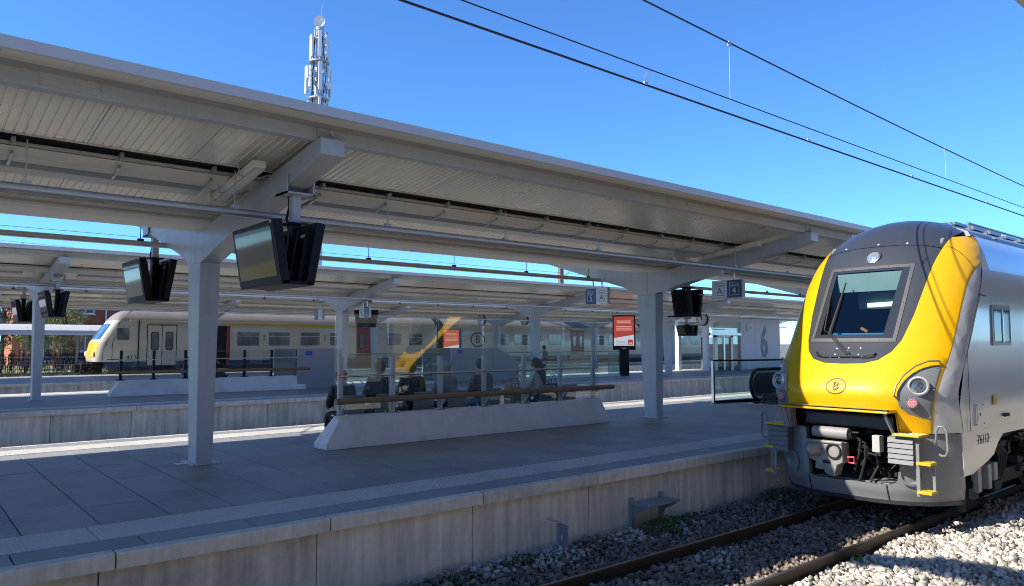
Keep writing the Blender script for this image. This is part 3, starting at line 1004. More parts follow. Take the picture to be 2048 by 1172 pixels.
# ------------------------------------------------------------------ wind screens with leaning rail
def wind_screen(ox, oy, label, yaws, tall=True, dark=False):
    w = thing("wind_screen", label, "wind screen", (ox, oy, 0), "wind screens on the platforms")
    X, Y = lambda a: ox + a, lambda b: oy + b
    # concrete plinth, ends sloping
    b = MB()
    vs = []
    for z, x0, x1, y0, y1 in ((0, -0.27, 0.23, 0, 7.28), (0.10, -0.27, 0.225, 0.0, 7.28), (0.56, -0.14, 0.12, 0.33, 7.10)):
        vs += [(X(x0), Y(y0), z), (X(x1), Y(y0), z), (X(x1), Y(y1), z), (X(x0), Y(y1), z)]
    b.add(vs, [(0, 3, 2, 1), (8, 9, 10, 11)] + [(a + i, a + (i + 1) % 4, a + 4 + (i + 1) % 4, a + 4 + i) for a in (0, 4) for i in range(4)])
    b.build("plinth", M_CONC, w, bevel=0.012)
    posts = [0.36, 1.45, 2.55, 3.66, 4.77, 5.87, 6.95]
    mp = M_BLACK if dark else M_STEEL
    for i, py in enumerate(posts):
        p = MB().box(X(-0.03), X(0.04), Y(py - 0.045), Y(py + 0.045), 0.575, 1.62).build("post", mp, w, bevel=0.004)
        f = MB().box(X(-0.11), X(0.11), Y(py - 0.12), Y(py + 0.12), 0.56, 0.578)
        for a in (-0.08, 0.08):
            for c in (-0.09, 0.09):
                f.cyl((X(a), Y(py + c), 0.57), (X(a), Y(py + c), 0.60), 0.014, n=6)
        f.build("foot_plate", M_STAIN if not dark else M_BLACK, p)
        MB().prism([(X(0.04), 0.62), (X(0.055), 0.62), (X(0.20), 0.76), (X(0.20), 0.79), (X(0.04), 0.79)], Y(py - 0.008), Y(py + 0.008)).build("rail_bracket", mp, p)
        MB().cyl((X(0.03), Y(py), 1.29), (X(0.12), Y(py), 1.29), 0.01, n=6).build("handrail_bracket", M_STAIN, p)
    MB().cyl((X(0.12), Y(0.25), 1.28), (X(0.12), Y(7.0), 1.305), 0.021, n=12).build("handrail", M_STAIN if not dark else M_STEEL, w, smooth=True)
    MB().tube([(X(0.20), Y(0.18), 0.835), (X(0.20), Y(3.5), 0.835), (X(0.20), Y(7.45), 0.835)], 0.055, n=14).build("leaning_rail", M_WOOD, w, smooth=True)
    for i in range(len(posts) - 1):
        a, c = posts[i] + 0.015, posts[i + 1] - 0.015
        top = 2.42 if tall else 1.62
        sl = math.tan(R(yaws))
        p0, p1 = (X(-0.02 + sl * (a - 3.65)), Y(a)), (X(-0.02 + sl * (c - 3.65)), Y(c))
        th = 0.012
        t = MB()
        t.add([(p0[0], p0[1], 0.64), (p1[0], p1[1], 0.64), (p1[0], p1[1], top), (p0[0], p0[1], top),
               (p0[0] - th, p0[1], 0.64), (p1[0] - th, p1[1], 0.64), (p1[0] - th, p1[1], top), (p0[0] - th, p0[1], top)],
              [(0, 1, 2, 3), (7, 6, 5, 4), (0, 4, 5, 1), (1, 5, 6, 2), (2, 6, 7, 3), (3, 7, 4, 0)])
        t.build("glass_pane", G_PANE, w)
    return w


YAW1 = 4.0        # the glass line stands slightly askew on the plinth
wind_screen(-12.33, 5.96, "nearest concrete and glass wind screen with brown leaning rail and waiting people", YAW1)
wind_screen(-12.33 - PITCH, 6.05, "wind screen on the second platform, dark rails in front of the cream train", 0.3, tall=False, dark=True)

# ------------------------------------------------------------------ seats behind the screen
M_SEAT = mat("seat_shell", (0.20, 0.25, 0.25), 0.45, var=0.06)
be = thing("seat_bench", "row of grey seats behind the nearest wind screen", "bench", (-12.75, 9.4, 0))
MB().box(-12.97, -12.89, 6.6, 12.75, 0.30, 0.38).build("beam", M_STEEL, be)
for y in (6.8, 8.8, 10.6, 12.3):
    MB().box(-12.97, -12.89, y - 0.04, y + 0.04, 0.004, 0.30).build("leg", M_STEEL, be)
for y in (6.78, 7.5, 8.35, 9.2, 10.1, 10.95, 11.75, 12.45):
    prof = [(-0.45, 0.46), (-0.40, 0.43), (-0.1, 0.42), (0.0, 0.46), (0.05, 0.60), (0.09, 0.88), (0.10, 0.90)]
    back = [(a + 0.022, z - 0.022) for a, z in prof[::-1]]
    MB().prism([(-12.75 + a, z) for a, z in prof + back], y - 0.24, y + 0.24).build("seat", M_SEAT, be, smooth=40)

# ------------------------------------------------------------------ people
M_SKIN = mat("skin", (0.46, 0.28, 0.20), 0.5, var=0.05)


def skin_mesh(name, nodes, edges, m, parent, sub=2, extra=None):
    me = bpy.data.meshes.new(name)
    me.from_pydata([n[0] for n in nodes], edges, [])
    o = bpy.data.objects.new(name, me)
    COL.objects.link(o)
    o.modifiers.new("skin", 'SKIN')
    if not me.skin_vertices:
        bpy.context.view_layer.objects.active = o
        me.attributes  # keep data alive
        bm = bmesh.new(); bm.from_mesh(me)
        bm.verts.layers.skin.verify(); bm.to_mesh(me); bm.free()
    for i, n in enumerate(nodes):
        r = n[1]
        me.skin_vertices[0].data[i].radius = (r, r) if not isinstance(r, tuple) else r
        me.skin_vertices[0].data[i].use_root = (i == 0)
    s = o.modifiers.new("sub", 'SUBSURF')
    s.levels = sub; s.render_levels = sub
    dg = bpy.context.evaluated_depsgraph_get()
    ev = o.evaluated_get(dg)
    me2 = bpy.data.meshes.new_from_object(ev)
    bpy.data.objects.remove(o)
    if extra:
        bm = bmesh.new(); bm.from_mesh(me2)
        tmp = extra.mesh("tmp", m)
        bm.from_mesh(tmp); bm.to_mesh(me2); bm.free()
    me2.materials.clear(); me2.materials.append(m)
    me2.polygons.foreach_set("use_smooth", [True] * len(me2.polygons))
    me2.polygons.foreach_set("material_index", [0] * len(me2.polygons))
    o2 = bpy.data.objects.new(name, me2)
    COL.objects.link(o2)
    o2.parent = parent
    return o2


def person(x, y, z, yaw, pose, coat, legs, hair, label, hood=None, longhair=False, phone=False, scale=1.0, lean=0.0, turn=0.0, bulk=1.0, bag=None):
    p = thing("person", label, "person", (x, y, z))
    p.rotation_euler = (0, 0, yaw)
    p.scale = (scale,) * 3
    ORG[p.name] = Vector((0, 0, 0))
    # local: +x forward, z up
    if pose == "sit":
        hipz = 0.55; kn = [(0.44, 0.10, 0.53), (0.42, 0.11, 0.10)]
    else:
        hipz = 0.93
    L = lambda dz: lean * dz
    hip = (0, 0, hipz); ch = (L(0.40), 0, hipz + 0.40); nk = (L(0.55), 0, hipz + 0.56); hd = (L(0.68) + 0.02, 0, hipz + 0.70)
    tx, ty = math.cos(turn), math.sin(turn)
    nodes = [(hip, 0.11), ((L(.2), 0, hipz + 0.2), 0.12), (ch, 0.14), (nk, 0.055), ((hd[0], hd[1], hd[2] - 0.06), 0.075), ((hd[0], hd[1], hd[2] + 0.04), 0.092), ((hd[0], hd[1], hd[2] + 0.10), 0.06)]
    edges = [(0, 1), (1, 2), (2, 3), (3, 4), (4, 5), (5, 6)]
    armn, legn = [], []
    fingers = MB()
    for s in (-1, 1):
        sh = (ch[0], s * 0.18, ch[2] + 0.07)
        if pose == "sit":
            if phone and s > 0:
                el, ha = (ch[0] + 0.10, s * 0.25, ch[2] - 0.18), (ch[0] + 0.34, s * 0.10, ch[2] + 0.02)
            else:
                el, ha = (ch[0] + 0.05, s * 0.26, ch[2] - 0.21), (ch[0] + 0.30, s * 0.12, ch[2] - 0.27)
        else:
            el, ha = (ch[0] - 0.02, s * 0.24, ch[2] - 0.22), (ch[0] + 0.08, s * 0.25, ch[2] - 0.48)
        i = len(nodes)
        nodes += [(sh, 0.055), (el, 0.042), (ha, 0.03), (tuple(Vector(ha) + (Vector(ha) - Vector(el)).normalized() * 0.07), (0.038, 0.018))]
        edges += [(2, i), (i, i + 1), (i + 1, i + 2), (i + 2, i + 3)]
        armn.append((sh, el, ha))
        d = (Vector(ha) - Vector(el)).normalized()
        side = d.cross(Vector((0, 0, 1))).normalized()
        base = Vector(ha) + d * 0.08
        for k in range(4):
            o_ = base + side * (k - 1.5) * 0.019
            ln = (0.065, 0.075, 0.07, 0.055)[k]
            fingers.tube([o_, o_ + d * ln * 0.5, o_ + d * ln * 0.85 - Vector((0, 0, ln * 0.45))], [0.009, 0.0085, 0.007], n=5)
        o_ = Vector(ha) + d * 0.03 - side * s * 0.03
        fingers.tube([o_, o_ - side * s * 0.025 + d * 0.03, o_ - side * s * 0.03 + d * 0.06], [0.011, 0.010, 0.008], n=5)
        if pose == "sit":
            kn_ = (0.44, s * 0.11, hipz - 0.03); an = (0.42, s * 0.11, 0.09); toe = (0.58, s * 0.12, 0.045)
        else:
            f = 0.14 * s
            kn_ = (f * 0.9 + 0.05, s * 0.09, 0.50); an = (f * 1.6 - 0.04, s * 0.09, 0.09); toe = (f * 1.6 + 0.12, s * 0.10, 0.045)
        i = len(nodes)
        hp = (0.02, s * 0.09, hipz - 0.02)
        nodes += [(hp, 0.085), (kn_, 0.058), (an, 0.04), (toe, (0.04, 0.028))]
        edges += [(0, i), (i, i + 1), (i + 1, i + 2), (i + 2, i + 3)]
        legn.append((hp, kn_, an, toe))
    hdv = Vector(hd)
    fwd = Vector((tx, ty, 0)); sd = Vector((-ty, tx, 0))
    face = MB()
    nb = hdv + fwd * 0.085
    face.add([nb + Vector((0, 0, 0.03)), nb - sd * 0.015 - Vector((0, 0, 0.02)), nb + sd * 0.015 - Vector((0, 0, 0.02)), nb + fwd * 0.025 - Vector((0, 0, 0.015))], [(0, 1, 3), (0, 3, 2), (1, 2, 3)])
    for s in (-1, 1):
        e = hdv + sd * s * 0.09
        face.ball(tuple(e), 0.028, 6, sc=(0.6, 0.45, 1.0))
    face.v += fingers.v
    n0 = len(face.v) - len(fingers.v)
    face.f += [tuple(i + n0 for i in q) for q in fingers.f]
    face.mi += [0] * len(fingers.f)
    body = skin_mesh("body", nodes, edges, M_SKIN, p, 2, face)
    ey = MB()
    for s in (-1, 1):
        ey.ball(tuple(hdv + fwd * 0.083 + sd * s * 0.032 + Vector((0, 0, 0.015))), 0.010, 6)
    ey.bar(tuple(hdv + fwd * 0.088 - sd * 0.022 - Vector((0, 0, 0.052))), tuple(hdv + fwd * 0.088 + sd * 0.022 - Vector((0, 0, 0.052))), 0.01, 0.006)
    ey.build("eyes_and_mouth", M_INK, body)
    # coat
    k = bulk
    cn = [((hip[0], 0, hip[2] - 0.03), (0.17 * k, 0.15 * k)), ((L(.2), 0, hipz + 0.2), (0.185 * k, 0.15 * k)), (ch, (0.20 * k, 0.155 * k)), ((L(.5), 0, hipz + 0.50), (0.10, 0.085))]
    ce = [(0, 1), (1, 2), (2, 3)]
    for s, (sh, el, ha) in zip((-1, 1), armn):
        i = len(cn)
        cn += [((sh[0], sh[1] * 1.03, sh[2]), 0.085 * k), (el, 0.068 * k), (tuple(Vector(ha).lerp(Vector(el), 0.08)), 0.05)]
        ce += [(2, i), (i, i + 1), (i + 1, i + 2)]
    skin_mesh("coat", cn, ce, coat, p)
    tn = [((0, 0, hipz - 0.01), (0.14, 0.13))]
    te = []
    for (hp, kn_, an, toe) in legn:
        i = len(tn)
        tn += [(hp, 0.105), (kn_, 0.078), (tuple(Vector(an) + Vector((0, 0, 0.03))), 0.06)]
        te += [(0, i), (i, i + 1), (i + 1, i + 2)]
    skin_mesh("trousers", tn, te, legs, p)
    for (hp, kn_, an, toe) in legn:
        a, t = Vector(an), Vector(toe)
        MB().tube([a + Vector((-0.05, 0, -0.04)), a + Vector((0.02, 0, -0.03)), a.lerp(t, 0.6), t + Vector((0.03, 0, 0))], [0.04, 0.05, 0.045, 0.03], n=8).build("shoe", M_BLACK, p, smooth=60)
    # hair
    h = MB()
    if hood is None:
        h.ball((hd[0] - 0.02 * tx, hd[1] - 0.02 * ty, hd[2] + 0.035), 0.118, 14, sc=(0.97, 0.92, 1.0))
        rr = random.Random(int(y * 100))
        h.v = [(a + rr.uniform(-.008, .008), b + rr.uniform(-.008, .008), c + rr.uniform(-.008, .008)) for a, b, c in h.v]
        keep = [(f) for f in h.f if not (sum((Vector(h.v[i]) - hdv).dot(fwd) for i in f) / 4 > 0.05 and sum(h.v[i][2] for i in f) / 4 < hd[2] + 0.07) and sum(h.v[i][2] for i in f) / 4 > hd[2] - 0.065]
        h.f, h.mi = keep, [0] * len(keep)
        if longhair:
            back = -fwd
            pts = [hdv + back * 0.05 + Vector((0, 0, 0.06)), hdv + back * 0.10 - Vector((0, 0, 0.06)), hdv + back * 0.15 - Vector((0, 0, 0.22)), hdv + back * 0.17 - Vector((0, 0, 0.38)), hdv + back * 0.14 - Vector((0, 0, 0.50))]
            h.tube(pts, [0.10, 0.105, 0.10, 0.085, 0.03], n=10)
        h.build("hair", hair, p, smooth=70, fixn=False)
    else:
        h.ball((hd[0] - 0.025, hd[1], hd[2] + 0.015), 0.128, 12, sc=(0.92, 0.92, 1.08))
        h.build("hood", hood, p, smooth=70)
    if phone:
        sh, el, ha = armn[1]
        hv = Vector(ha) + (Vector(ha) - Vector(el)).normalized() * 0.1
        ph = MB().bar(hv + Vector((0.01, -0.0, -0.05)), hv + Vector((0.03, 0, 0.10)), 0.07, 0.009, up=(1, 0, 0))
        ph.build("phone", M_BLACK, p)
    if bag is not None:
        c = Vector((L(.3) - 0.24, 0, hipz + 0.30))
        MB().ball(tuple(c), 0.2, 12, sc=(0.6, 0.75, 1.15)).build("backpack", bag, p, smooth=70)
    return p


C_BLACK = mat("black_wool", (0.014, 0.014, 0.017), 0.8, var=0.3, scale=14)
C_NAVY = mat("navy_cloth", (0.016, 0.028, 0.055), 0.75, var=0.3, scale=14)
C_PUFF = mat("dark_puffer", (0.016, 0.024, 0.04), 0.5, var=0.3, scale=16)
C_GREY = mat("grey_quilted_cloth", (0.19, 0.19, 0.21), 0.7, var=0.3, scale=16)
C_PALE = mat("pale_green_cloth", (0.40, 0.46, 0.42), 0.75, var=0.12, scale=12)
C_RED = mat("dark_red_cloth", (0.20, 0.012, 0.016), 0.8, var=0.2, scale=14)
C_JEAN = mat("blue_jeans", (0.035, 0.07, 0.16), 0.8, var=0.2, scale=14)
C_TROU = mat("dark_trousers", (0.02, 0.02, 0.024), 0.8, var=0.2, scale=14)
C_TEAL = mat("blue_jacket_cloth", (0.05, 0.12, 0.19), 0.75, var=0.2, scale=14)
H_DARK = mat("dark_hair", (0.015, 0.011, 0.009), 0.5, var=0.3, scale=30)
H_BROWN = mat("brown_hair", (0.09, 0.05, 0.025), 0.5, var=0.3, scale=30)
H_GREY = mat("grey_hair", (0.30, 0.29, 0.28), 0.55, var=0.25, scale=30)
PX = -12.93
person(PX + 0.06, 6.72, -0.02, R(186), "sit", C_BLACK, C_TROU, H_DARK, "person in black with a dark red hood at the left end of the screen", hood=C_RED, lean=0.25, bulk=1.25, scale=1.0)
person(PX, 7.52, 0.0, R(172), "sit", C_BLACK, C_TROU, H_DARK, "person with black hair sitting behind the second glass pane", lean=0.1, scale=1.1, bulk=1.2)
person(PX, 8.28, 0.0, R(180), "sit", C_NAVY, C_TROU, H_BROWN, "person with brown hair in a navy coat below the yellow reflection", lean=0.15, bulk=1.3, scale=1.08)
person(PX, 9.12, 0.0, R(188), "sit", C_GREY, C_TROU, H_GREY, "grey haired person in a grey quilted jacket", lean=0.1, turn=0.3, bulk=1.25, scale=1.08)
person(PX, 10.08, 0.0, R(184), "sit", C_PUFF, C_JEAN, H_DARK, "dark haired person in a dark blue puffer jacket", lean=0.12, bulk=1.25, scale=1.1)
person(PX, 11.72, 0.0, R(205), "sit", C_PALE, C_JEAN, H_DARK, "person with long dark hair in a pale top holding a phone", longhair=True, phone=True, lean=0.1, turn=0.35, scale=1.1, bulk=1.05)
person(-30.0, 27.6, 0.0, R(90), "walk", C_BLACK, C_TROU, H_DARK, "person with a white backpack walking on the second platform", bag=mat("white_backpack", (0.65, 0.67, 0.70), 0.6, var=0.08))
person(-29.85, 9.0, 0.0, R(180), "sit", C_TEAL, C_JEAN, H_DARK, "person in a blue jacket behind the second platform's screen", lean=0.35)
person(-29.85, 10.2, 0.0, R(195), "sit", C_BLACK, C_TROU, H_DARK, "person in black hunched behind the second platform's screen", lean=0.7)

# ---- bags
M_CARD = mat("brown_paper", (0.30, 0.22, 0.14), 0.8, var=0.12)
bg = thing("shopping_bag", "brown striped shopping bag on the seat left of the long haired person", "bag", (-12.95, 10.98, 0.46))
MB().prism([(-13.1, 10.80), (-12.82, 10.80), (-12.82, 11.2), (-13.1, 11.2)], 0.46, 0.98, 'z').build("bag_body", M_CARD, bg, bevel=0.02)
MB().tube([(-12.96, 10.88, 0.97), (-12.96, 10.92, 1.08), (-12.96, 11.08, 1.08), (-12.96, 11.12, 0.97)], 0.01, n=5).build("handle", C_BLACK, bg)
bs = MB()
for i in range(4):
    bs.box(-12.819, -12.815, 10.83 + 0.1 * i, 10.88 + 0.1 * i, 0.86, 0.96)
bs.build("stripes", M_CREAM, bg)
hb = thing("handbag", "black handbag with loop handles beside the long haired person", "bag", (-12.95, 12.2, 0.46))
MB().box(-13.05, -12.85, 12.02, 12.42, 0.46, 0.92).build("bag_body", C_BLACK, hb, bevel=0.04)
for d in (-0.05, 0.05):
    MB().tube([(-12.95 + d, 12.08, 0.9), (-12.95 + d, 12.13, 1.08), (-12.95 + d, 12.22, 1.13), (-12.95 + d, 12.31, 1.08), (-12.95 + d, 12.36, 0.9)], 0.011, n=6).build("handle", C_BLACK, hb)

# ---- white drain cover beside the nearest column
tag(MB().prism([(-12.29, 3.50), (-12.12, 3.50), (-12.12, 3.66), (-12.29, 3.66)], 0.0025, 0.012, 'z').build("drain_cover", M_GALV, bevel=0.004), "small pale metal cover on the paving beside the nearest column", "cover")

# ------------------------------------------------------------------ escalator on the near platform
es = thing("escalator", "escalator end with black rounded handrail left of the yellow train", "escalator", (-13.2, 22.5, 0))
def stadium(y0, y1, z0, z1, n=12):
    r = (z1 - z0) / 2
    zc = (z0 + z1) / 2
    pts = [(y0 + r - r * math.sin(math.pi * k / n), zc + r * math.cos(math.pi * k / n)) for k in range(n + 1)]
    return pts + [(y1, z0), (y1, z1)]
for xx in (-13.3, -12.1):
    MB().prism(stadium(21.32, 28, 0.14, 0.93), xx - 0.03, xx + 0.03, 'x').build("balustrade_panel", mat("escalator_panel", (0.10, 0.11, 0.12), 0.3, 0.5), es)
    pts = [(xx, y, z) for y, z in stadium(21.22, 28, 0.06, 1.03, 16)]
    pts = [pts[-1]] + pts[:-1]
    MB().tube(pts, 0.055, n=10).build("handrail_loop", M_RUBBER, es, smooth=60)
    MB().tube([(xx, y, z) for y, z in stadium(21.29, 28, 0.12, 0.96, 16)][:-2], 0.045, n=8).build("rail_guide", M_STAIN, es, smooth=60)
    MB().box(xx - 0.12, xx + 0.12, 21.7, 28, 0.004, 0.25).build("skirting", M_STAIN, es)
MB().box(-13.2, -12.2, 20.6, 22.6, 0.002, 0.012).build("landing_plate", M_STAIN, es)
gb = thing("glass_balustrade", "glass balustrade with dark top rail in front of the escalator", "balustrade", (-13.5, 19.5, 0))
MB().box(-13.79, -13.71, 19.79, 19.87, 0.003, 1.33).build("post", M_STAIN, gb)
MB().cyl((-13.75, 19.8, 1.33), (-12.5, 26, 1.33), 0.03, n=10).build("top_rail", M_BLACK, gb)
for k in range(4):
    t0, t1 = k / 4 + 0.004, (k + 1) / 4 - 0.004
    a, b = Vector((-13.75, 19.85, 0)), Vector((-12.5, 26, 0))
    p0, p1 = a.lerp(b, t0), a.lerp(b, t1)
    MB().bar((p0.x, p0.y, 0.68), (p1.x, p1.y, 0.68), 0.012, 1.2).build("glass_pane", G_BAL, gb)
MB().bar((-13.74, 19.9, 0.045), (-12.5, 26, 0.045), 0.06, 0.085).build("base_rail", M_BLACK, gb)

# ------------------------------------------------------------------ second platform: stair walls, balustrades, advertising screens, lift tower
M_STAIRWALL = mat("stair_wall_stone", (0.30, 0.295, 0.31), 0.7, var=0.06, scale=1.2, dirt=0.05)
M_BLUE = mat("blue_pictogram", (0.02, 0.08, 0.42), 0.4, var=0.0)


def stair(y0, label, long_, lab2):
    x = -29.0
    s = thing("stair_parapet", label, "parapet", (x, y0, 0))
    h = 1.64
    if long_:
        for k in range(2):
            MB().box(x - 0.12, x, y0 + 1.25 * k + 0.006, y0 + 1.25 * (k + 1) - 0.006, 0.01, h).build("stone_panel", M_STAIRWALL, s, bevel=0.006)
        MB().prism([(y0 + 2.506, 0.01), (y0 + 4.2, 0.01), (y0 + 4.2, 0.95), (y0 + 3.3, 1.40), (y0 + 2.9, h), (y0 + 2.506, h)], x - 0.12, x, 'x').build("stone_panel", M_STAIRWALL, s)
    else:
        MB().box(x - 0.12, x, y0, y0 + 1.75, 0.01, h + 0.02).build("stone_panel", M_STAIRWALL, s, bevel=0.006)
    MB().box(x - 2.6, x - 2.5, y0, y0 + (3.4 if long_ else 1.75), 0.01, h).build("back_panel", M_STAIRWALL, s)
    MB().box(x + 0.002, x + 0.012, y0 + 0.32, y0 + 0.62, 1.38, 1.56).build("pictogram_plate", M_BLUE, s)
    b = thing("glass_balustrade", lab2, "balustrade", (x, y0 + 4, 0))
    a0, a1 = (y0 + 3.4, y0 + 12.0) if long_ else (y0 + 1.85, y0 + 7.1)
    n = 5 if long_ else 3
    for k in range(n):
        MB().box(x - 0.05, x - 0.035, a0 + (a1 - a0) * k / n + 0.01, a0 + (a1 - a0) * (k + 1) / n - 0.01, 0.06, 1.4).build("glass_pane", G_BAL, b)
        MB().box(x - 2.55, x - 2.535, a0 + (a1 - a0) * k / n + 0.01, a0 + (a1 - a0) * (k + 1) / n - 0.01, 0.06, 1.4).build("glass_pane", G_BAL, b)
    MB().box(x - 0.075, x - 0.01, a0, a1, 0.004, 0.10).build("base_rail", M_CONC, b)
    MB().cyl((x - 0.042, a0, 1.42), (x - 0.042, a1, 1.42), 0.022, n=8).build("top_rail", M_STAIN, b)
    for dx, zz in ((-0.35, 0), (-2.25, 0)):
        for e in (0, 0.22):
            ya, yb = (y0 + 3.0, y0 + 6.4) if long_ else (y0 + 2.2, y0 + 5.0)
            MB().tube([(x + dx, ya - 0.5, 0.98 - e), (x + dx, ya, 0.98 - e), (x + dx, yb, -0.75 - e)], 0.022, n=8).build("stair_handrail", M_STAIN, b)
    MB().box(x - 0.04, x - 0.03, a1 - 1.0, a1 - 0.02, 0.1, 1.36).build("frosted_pane", glass("frosted_glass", (0.6, 0.75, 0.78), 1.6, 0.3), b)
    return s


stair(12.95, "short grey stair parapet right of the second platform's wind screen", False, "green tinted glass balustrade behind the nearest screen's left panes")
stair(20.7, "long grey stair parapet with sloping end and small blue sign", True, "long green tinted balustrade left of the bright red advertising screen")

M_ADRED_ = emit("red_poster_light", (0.55, 0.07, 0.05), 0.28)
M_ADWHITE_ = emit("white_poster_light", (0.75, 0.78, 0.82), 0.28)
M_ADPINK_ = emit("pink_poster_light", (0.85, 0.40, 0.32), 0.28)


ADLIT = (M_ADRED_, M_ADWHITE_, M_ADPINK_)
M_DIMRED = mat("dim_red_poster", (0.36, 0.06, 0.04), 0.4, var=0.05)
M_DIMW = mat("dim_white_poster", (0.42, 0.42, 0.42), 0.4, var=0.05)
M_DIMP = mat("dim_pink_poster", (0.42, 0.22, 0.17), 0.4, var=0.05)


def advert(x, y, yaw, s, label, z=0.0, lit=True):
    M_ADRED, M_ADWHITE, M_ADPINK = ADLIT if lit else (M_DIMRED, M_DIMW, M_DIMP)
    a = thing("advertising_screen", label, "advertising screen", (x, y, z), "advertising screens")
    ORG[a.name] = Vector((0, 0, 0))
    a.rotation_euler = (0, 0, yaw)
    a.scale = (s,) * 3
    MB().box(-0.28, 0.28, -0.12, 0.12, 0.004, 1.5).build("pedestal", M_BLACK, a)
    MB().box(-0.66, 0.66, -0.16, 0.16, 1.5, 3.52).build("housing", M_BLACK, a, bevel=0.03)
    MB().box(-0.58, 0.58, -0.170, -0.163, 1.74, 3.44).build("screen", M_ADRED, a)
    sc = MB()
    sc.add([(-0.58, -0.1725, 1.745), (0.58, -0.1725, 1.745), (0.58, -0.1725, 2.38), (-0.58, -0.1725, 2.18)], [(0, 1, 2, 3)])
    sc.build("poster_white", M_ADWHITE, a)
    t = MB()
    for i, (w, z_) in enumerate(((0.42, 3.18), (0.40, 3.08), (0.46, 2.86), (0.44, 2.76), (0.47, 2.66))):
        t.box(-w, w, -0.175, -0.172, z_ - 0.03, z_ + 0.03)
    t.build("poster_lines", M_ADPINK, a)
    lg = MB().box(0.22, 0.52, -0.1765, -0.1745, 1.80, 2.10)
    lg.build("poster_logo", M_ADRED, a)
    MB().tube([(0.28, -0.178, 1.98), (0.30, -0.178, 1.89), (0.37, -0.178, 1.86), (0.44, -0.178, 1.89), (0.46, -0.178, 1.94)], 0.02, n=6).build("logo_swoosh", M_ADWHITE, a)
    sm = MB()
    for i in range(3):
        sm.box(-0.48, 0.1, -0.176, -0.173, 1.82 + 0.07 * i, 1.845 + 0.07 * i)
    sm.build("small_print", mat("grey_print", (0.4, 0.42, 0.46), 0.5), a)
    MB().box(-0.1, 0.12, -0.1665, -0.163, 1.58, 1.615).build("maker_mark", M_WHITE, a)
    return a


advert(-28.95, 33.0, R(38), 1.0, "bright red advertising screen on a black pedestal left of the second column")
advert(-33.2, 23.7, R(38), 0.76, "dim red advertising screen behind the glass above the grey stair parapet", lit=False)

lt = thing("lift_tower", "white lift tower with glass doors and a large numeral 6", "lift", (-30, 47, 0))
M_LIFTW = mat("lift_white", (0.66, 0.68, 0.72), 0.5, var=0.03)
MB().box(-32.6, -30.0, 47.05, 52.0, 0.004, 3.68).build("white_wall", M_LIFTW, lt, bevel=0.02)
for k in (48.6, 50.2):
    MB().box(-30.0, -29.996, k, k + 0.012, 0.1, 3.6).build("panel_joint", M_STEEL, lt)
MB().box(-32.6, -29.98, 42.55, 47.04, 3.42, 3.72).build("head_beam", M_LIFTW, lt)
for y in (42.55, 46.7):
    MB().box(-30.3, -29.98, y, y + 0.32, 0.004, 3.42).build("pier", M_LIFTW, lt)
MB().box(-31.6, -30.35, 44.2, 46.4, 0.02, 2.3).build("lift_car", mat("lift_inside", (0.10, 0.11, 0.12), 0.6), lt)
MB().box(-32.5, -32.48, 42.9, 46.65, 0.05, 3.38).build("glass_pane", G_PANE, lt)
for y in (42.55, 46.7):
    MB().box(-32.6, -32.3, y, y + 0.32, 0.004, 3.42).build("pier", M_LIFTW, lt)
for y0, y1, z0, z1 in ((42.9, 43.6, 0.05, 2.4), (45.8, 46.65, 0.05, 2.4), (42.9, 46.65, 2.62, 3.38)):
    MB().box(-30.13, -30.11, y0, y1, z0, z1).build("glass_pane", G_PANE, lt)
fr = MB()
fr.box(-30.2, -30.02, 43.62, 43.9, 0.01, 2.55).box(-30.2, -30.02, 45.5, 45.78, 0.01, 2.55).box(-30.2, -30.02, 43.62, 45.78, 2.3, 2.58)
fr.build("door_frame", mat("lift_door_frame", (0.55, 0.54, 0.50), 0.35, 0.4), lt)
MB().box(-30.15, -30.05, 44.68, 44.84, 0.02, 2.3).build("door_stile", M_STAIN, lt)
for y0, y1 in ((43.95, 44.66), (44.86, 45.48)):
    MB().box(-30.12, -30.10, y0, y1, 0.03, 2.28).build("door_leaf", G_BAL, lt)
MB().box(-30.25, -29.9, 42.9, 46.65, 2.44, 2.6).build("canopy_rail", M_STAIN, lt)
text("numeral", "6", 3.0, mat("numeral_grey", (0.22, 0.24, 0.28), 0.5), lt, (-29.985, 49.75, 1.85), FACE_PX, 0.01, sx=0.66, bold=0.085)
MB().box(-29.995, -29.93, 47.5, 48.25, 2.75, 3.3).build("sign_box", M_WHITE, lt)
text("lettering", "6", 0.36, M_INK, lt, (-29.925, 47.87, 3.02), FACE_PX, 0.002)
# dark hanging monitor near the lift
display(-28.6, 38.6, "small dark display below the clock left of the lift tower", hang=3.4, z0=2.35, z1=3.0, w=1.2)
# ------------------------------------------------------------------ trains
def itp(T, z):
    xs = [a for a, b in T]; ys = [b for a, b in T]
    i = 0
    while i < len(xs) - 2 and z > xs[i + 1]: i += 1
    h = xs[i + 1] - xs[i]
    t = min(max((z - xs[i]) / h, 0), 1)
    m0 = (ys[i + 1] - ys[i - 1]) / (xs[i + 1] - xs[i - 1]) if i > 0 else (ys[1] - ys[0]) / (xs[1] - xs[0])
    m1 = (ys[i + 2] - ys[i]) / (xs[i + 2] - xs[i]) if i + 2 < len(xs) else (ys[-1] - ys[-2]) / (xs[-1] - xs[-2])
    return (2 * t**3 - 3 * t * t + 1) * ys[i] + (t**3 - 2 * t * t + t) * h * m0 + (-2 * t**3 + 3 * t * t) * ys[i + 1] + (t**3 - t * t) * h * m1


